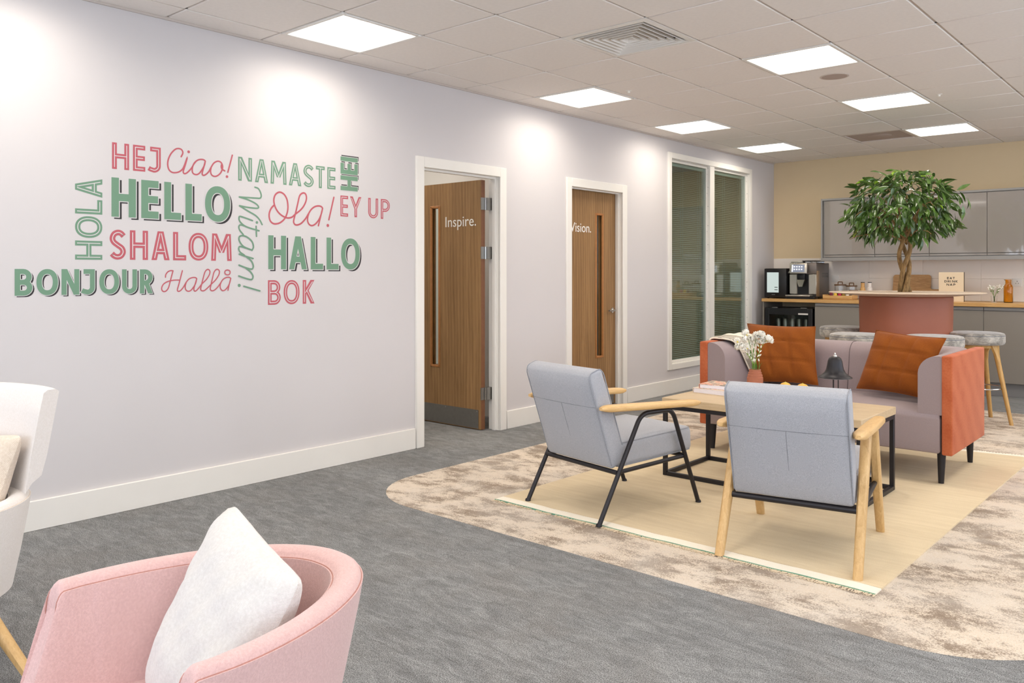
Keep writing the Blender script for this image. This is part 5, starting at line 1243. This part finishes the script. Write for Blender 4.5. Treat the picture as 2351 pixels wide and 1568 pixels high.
for n_, mt, c in leaves[:300]:
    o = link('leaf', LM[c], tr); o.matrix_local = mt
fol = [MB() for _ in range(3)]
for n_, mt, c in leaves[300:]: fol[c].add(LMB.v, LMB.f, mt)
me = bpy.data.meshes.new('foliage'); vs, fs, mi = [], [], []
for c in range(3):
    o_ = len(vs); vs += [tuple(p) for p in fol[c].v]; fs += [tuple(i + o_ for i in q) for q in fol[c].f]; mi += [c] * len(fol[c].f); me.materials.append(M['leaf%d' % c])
me.from_pydata(vs, [], fs); me.polygons.foreach_set('material_index', mi); me.polygons.foreach_set('use_smooth', [True] * len(me.polygons)); me.update()
o = link('foliage', me, tr); o['kind'] = 'stuff'
# bar stools
def stool():
    t = thing('bar_stool', 'x', 'stool', (0, 0, 0), group='bar stools round the pedestal table')
    MB().lathe([(0, 0.672), (0.203, 0.672), (0.216, 0.680), (0.222, 0.695), (0.222, 0.752), (0.214, 0.768), (0.19, 0.774), (0, 0.778)], n=48).build('seat', M['stool_vel'], t)
    MB().lathe([(0.222, 0.747), (0.2235, 0.75), (0.222, 0.753)], n=40).build('piping', M['piping'], t)
    MB().lathe([(0, 0.645), (0.16, 0.645), (0.165, 0.672), (0, 0.672)], n=32).build('under_frame', M['stool_wood'], t)
    for k in range(4):
        a = R(45 + 90 * k); u = Vector((math.cos(a), math.sin(a), 0)); v = Vector((-u.y, u.x, 0)); rows = []
        for i in range(10):
            f = i / 9; c = u * (0.285 - 0.135 * f) + Vector((0, 0, 0.672 * f)); hw_ = 0.015 + 0.006 * f + 0.05 * max(0, f - 0.86) / 0.14; hd_ = 0.014 + 0.006 * f
            rows.append([c + u * (su * hd_) + v * (sv * hw_) for su, sv in ((-1, -.5), (-.5, -1), (.5, -1), (1, -.5), (1, .5), (.5, 1), (-.5, 1), (-1, .5))])
        mb = MB().grid(rows, closed_v=True); mb.f.append(tuple(range(7, -1, -1))); mb.build('leg', M['stool_wood'], t, ang=50)
    MB().tube([(0.212 * math.cos(2 * math.pi * k / 40), 0.212 * math.sin(2 * math.pi * k / 40), 0.30) for k in range(40)], 0.006, 8, closed=True).build('footring', M['chrome'], t)
    return t
st0 = stool()
for k, (x, y, a, lb) in enumerate(((2.83, 8.12, 33, 'grey velvet bar stool standing clear at the right, legs in view'), (2.66, 7.46, 10, 'grey velvet bar stool seat behind the right cushion'), (2.11, 7.26, 20, 'grey velvet bar stool seat showing over the middle of the sofa back'), (1.69, 8.16, 5, 'grey velvet bar stool furthest left, beside the pedestal'))):
    o = st0 if k == 0 else copy_tree(st0); o.location = (x, y, 0.0015); o.rotation_euler = (0, 0, R(a)); o['label'] = lb

# ================================================================== FOREGROUND CHAIRS
def tub(name, label, loc, rz, hwid, dep_b, dep_f, ztop, zbot, th_b, th_a, mat, seam, seat_z, shrink=0.80, front_out=0.17, leg_mat=None, drop=0.0, lm='legs'):
    t = thing(name, label, 'armchair', loc, rz)
    # U-shaped shell: local +y is the open front
    npt = 96; rows = []
    for i in range(npt + 1):
        s = -1 + 2 * i / npt; a = s * math.pi / 2 * 1.0
        w_ = abs(s)
        if w_ < 0.62:
            ang = s / 0.62 * math.pi / 2; x = hwid * math.sin(ang); y = -dep_b * math.cos(ang) ** 1.12 if abs(ang) < math.pi / 2 else 0
        else: x = math.copysign(hwid * (1 - 0.05 * (w_ - 0.62)), s); y = dep_f * (w_ - 0.62) / 0.38
        rows.append((x, y, w_))
    grid_ = []
    for i, (x, y, w_) in enumerate(rows):
        a = rows[max(i - 1, 0)]; c = rows[min(i + 1, npt)]; d = Vector((c[0] - a[0], c[1] - a[1])).normalized(); nn = Vector((-d.y, d.x))   # inward
        if nn.dot(Vector((-x, -y + 0.05))) < 0: nn = -nn
        th = th_b + (th_a - th_b) * min(1, w_ / 0.75); zt_ = ztop - drop * w_ ** 2
        e = max(0, (w_ - 0.91) / 0.09); zt_ -= 0.055 * (1 - math.sqrt(max(0, 1 - e * e)))
        sec = []
        def at(inn, z):
            f = (zt_ - z) / (ztop - zbot); k = 1 - (1 - shrink) * f ** 1.2
            px_, py_ = (x * k + nn.x * inn, y * k + nn.y * inn + (front_out * f * max(0, (w_ - 0.62) / 0.38) ** 1.5))
            return (px_, py_, z)
        for z in (zbot, zbot + (zt_ - zbot) * 0.4, zt_ - 0.06, zt_ - 0.018): sec.append(at(0, z))
        for k in range(7):
            an = math.pi * k / 6; sec.append(at(th / 2 - (th / 2 - 0.004) * math.cos(an), zt_ - 0.018 + 0.018 * math.sin(an)))
        for z in (zt_ - 0.018, zt_ - 0.06, zbot + (zt_ - zbot) * 0.45, zbot): sec.append(at(th * (1 + 0.35 * (zt_ - z)), z))
        grid_.append(sec)
    mb = MB().grid(grid_, closed_v=True); n_ = len(grid_[0]); mb.f.append(tuple(range(n_ - 1, -1, -1))); mb.f.append(tuple(range(len(mb.v) - n_, len(mb.v))))
    sh = mb.build('shell', mat, t, ang=60)
    MB().tube([Vector(g[4]) + Vector((0, 0, 0.0005)) for g in grid_], 0.0014, 6).build('rim_seam', seam, sh); MB().tube([Vector(g[10]) + Vector((0, 0, 0.0005)) for g in grid_], 0.0014, 6).build('rim_seam', seam, sh)
    k = shrink + 0.06
    sec = []
    for zz, ins in ((zbot, 0.05), (seat_z - 0.03, 0.0), (seat_z - 0.008, 0.01), (seat_z, 0.04)):
        sec.append([((r_[0]) * (k - 0.07 - ins * 0.6), r_[1] * (k - ins * 0.4) + 0.02 + (0.06 if r_[2] > 0.9 else 0), zz) for r_ in rows])
    mb = MB().grid(sec, closed_v=True); mb.f.append(tuple(range(npt, -1, -1))); mb.f.append(tuple(range(len(mb.v) - npt - 1, len(mb.v)))); mb.build('seat', mat, t, ang=60)
    if lm == 'legs':
        for sx in (-1, 1):
            for sy, yy in ((-1, -dep_b * 0.55), (1, dep_f * 0.8)):
                MB().tube([(sx * hwid * 0.62, yy, zbot + 0.02), (sx * hwid * 0.78, yy + sy * 0.05, 0)], [0.02, 0.011], 12).build('leg', leg_mat, t)
    else:
        MB().lathe([(0, 0.22), (0.16, 0.22), (0.16, zbot + 0.03)], n=24).build('base_plate', M['black_metal'], t)
        for q_ in range(4):
            a = R((189.6, 350, 130, 50)[q_]); u = Vector((math.cos(a), math.sin(a), 0)); v = Vector((-u.y, u.x, 0)); rws = []
            for i in range(8):
                f = i / 7; c = u * (0.13 + 0.25 * f) + Vector((0, 0, 0.30 - 0.27 * f)); hh = 0.032 - 0.014 * f; ww = 0.022 - 0.006 * f
                rws.append([c + v * (sv * ww) + Vector((0, 0, sz * hh)) for sv, sz in ((-1, -.6), (-.6, -1), (.6, -1), (1, -.6), (1, .6), (.6, 1), (-.6, 1), (-1, .6))])
            mb = MB().grid(rws, closed_v=True); mb.f.append(tuple(range(7, -1, -1))); mb.f.append(tuple(range(len(mb.v) - 8, len(mb.v)))); l_ = mb.build('leg', leg_mat, t, ang=50)
            MB().lathe([(0, 0), (0.014, 0), (0.014, 0.014)], n=10).build('glide', M['black'], l_, tuple(u * 0.375))
    return t
tub('tub_chair', 'pink wool tub chair in the foreground', (2.940, 0.735, 0), R(180), 0.312, 0.465, 0.075, 0.645, 0.27, 0.075, 0.05, M['pink'], M['pink_dark'], 0.41, leg_mat=M['oak_leg'])
pillow('cushion', 'fluffy white cushion in the pink tub chair', 'cushion', [(2.755, 1.02, 0.762), (3.135, 0.95, 0.69), (3.12, 0.79, 0.42), (2.775, 0.80, 0.40)], 0.15, M['white_fleece'], n=34, fuzz=0.0022, pinch=0.03)
# cream high-back chair at the left edge
CCX, CCY, CR = 1.335, 0.775, R(197)
t = tub('high_back_chair', 'cream high-back lounge chair cut off by the left edge', (CCX, CCY, 0), CR, 0.285, 0.28, 0.22, 0.555, 0.24, 0.07, 0.06, M['cream_fab'], M['knit'], 0.40, leg_mat=M['oak_leg'], lm='star')
rows = []
for i in range(13):
    f = i / 12; a = (f - 0.5) * 1.15
    rows.append([(0.40 * math.sin(a) * (1 + 0.10 * g), -0.30 * math.cos(a) * 1.0 - 0.055 * g + 0.035 + dd, 0.555 + 0.335 * g + dz) for g, dd, dz in ((0.0, 0.03, 0.03), (0.0, 0.055, 0.0), (0.35, 0.06, 0), (0.75, 0.06, 0), (0.985, 0.058, 0), (1.0, 0.045, 0.004), (1.0, 0.015, 0.004), (0.985, 0.0, 0), (0.75, 0.0, 0), (0.35, 0.0, 0), (0.06, 0.0, 0.03))])
mb = MB().grid(rows, closed_v=True); n_ = len(rows[0]); mb.f.append(tuple(range(n_ - 1, -1, -1))); mb.f.append(tuple(range(len(mb.v) - n_, len(mb.v)))); mb.build('high_back', M['cream_fab'], t, ang=50)
CM = Matrix.Translation((CCX, CCY, 0)) @ Matrix.Rotation(CR, 4, 'Z')
pillow('cushion', 'beige knitted cushion on the cream high-back chair', 'cushion', [CM @ Vector(p) for p in [(0.20, -0.17, 0.75), (-0.20, -0.17, 0.755), (-0.19, -0.05, 0.40), (0.19, -0.05, 0.40)]], 0.12, M['knit'], n=30, fuzz=0.001, pinch=0.05)
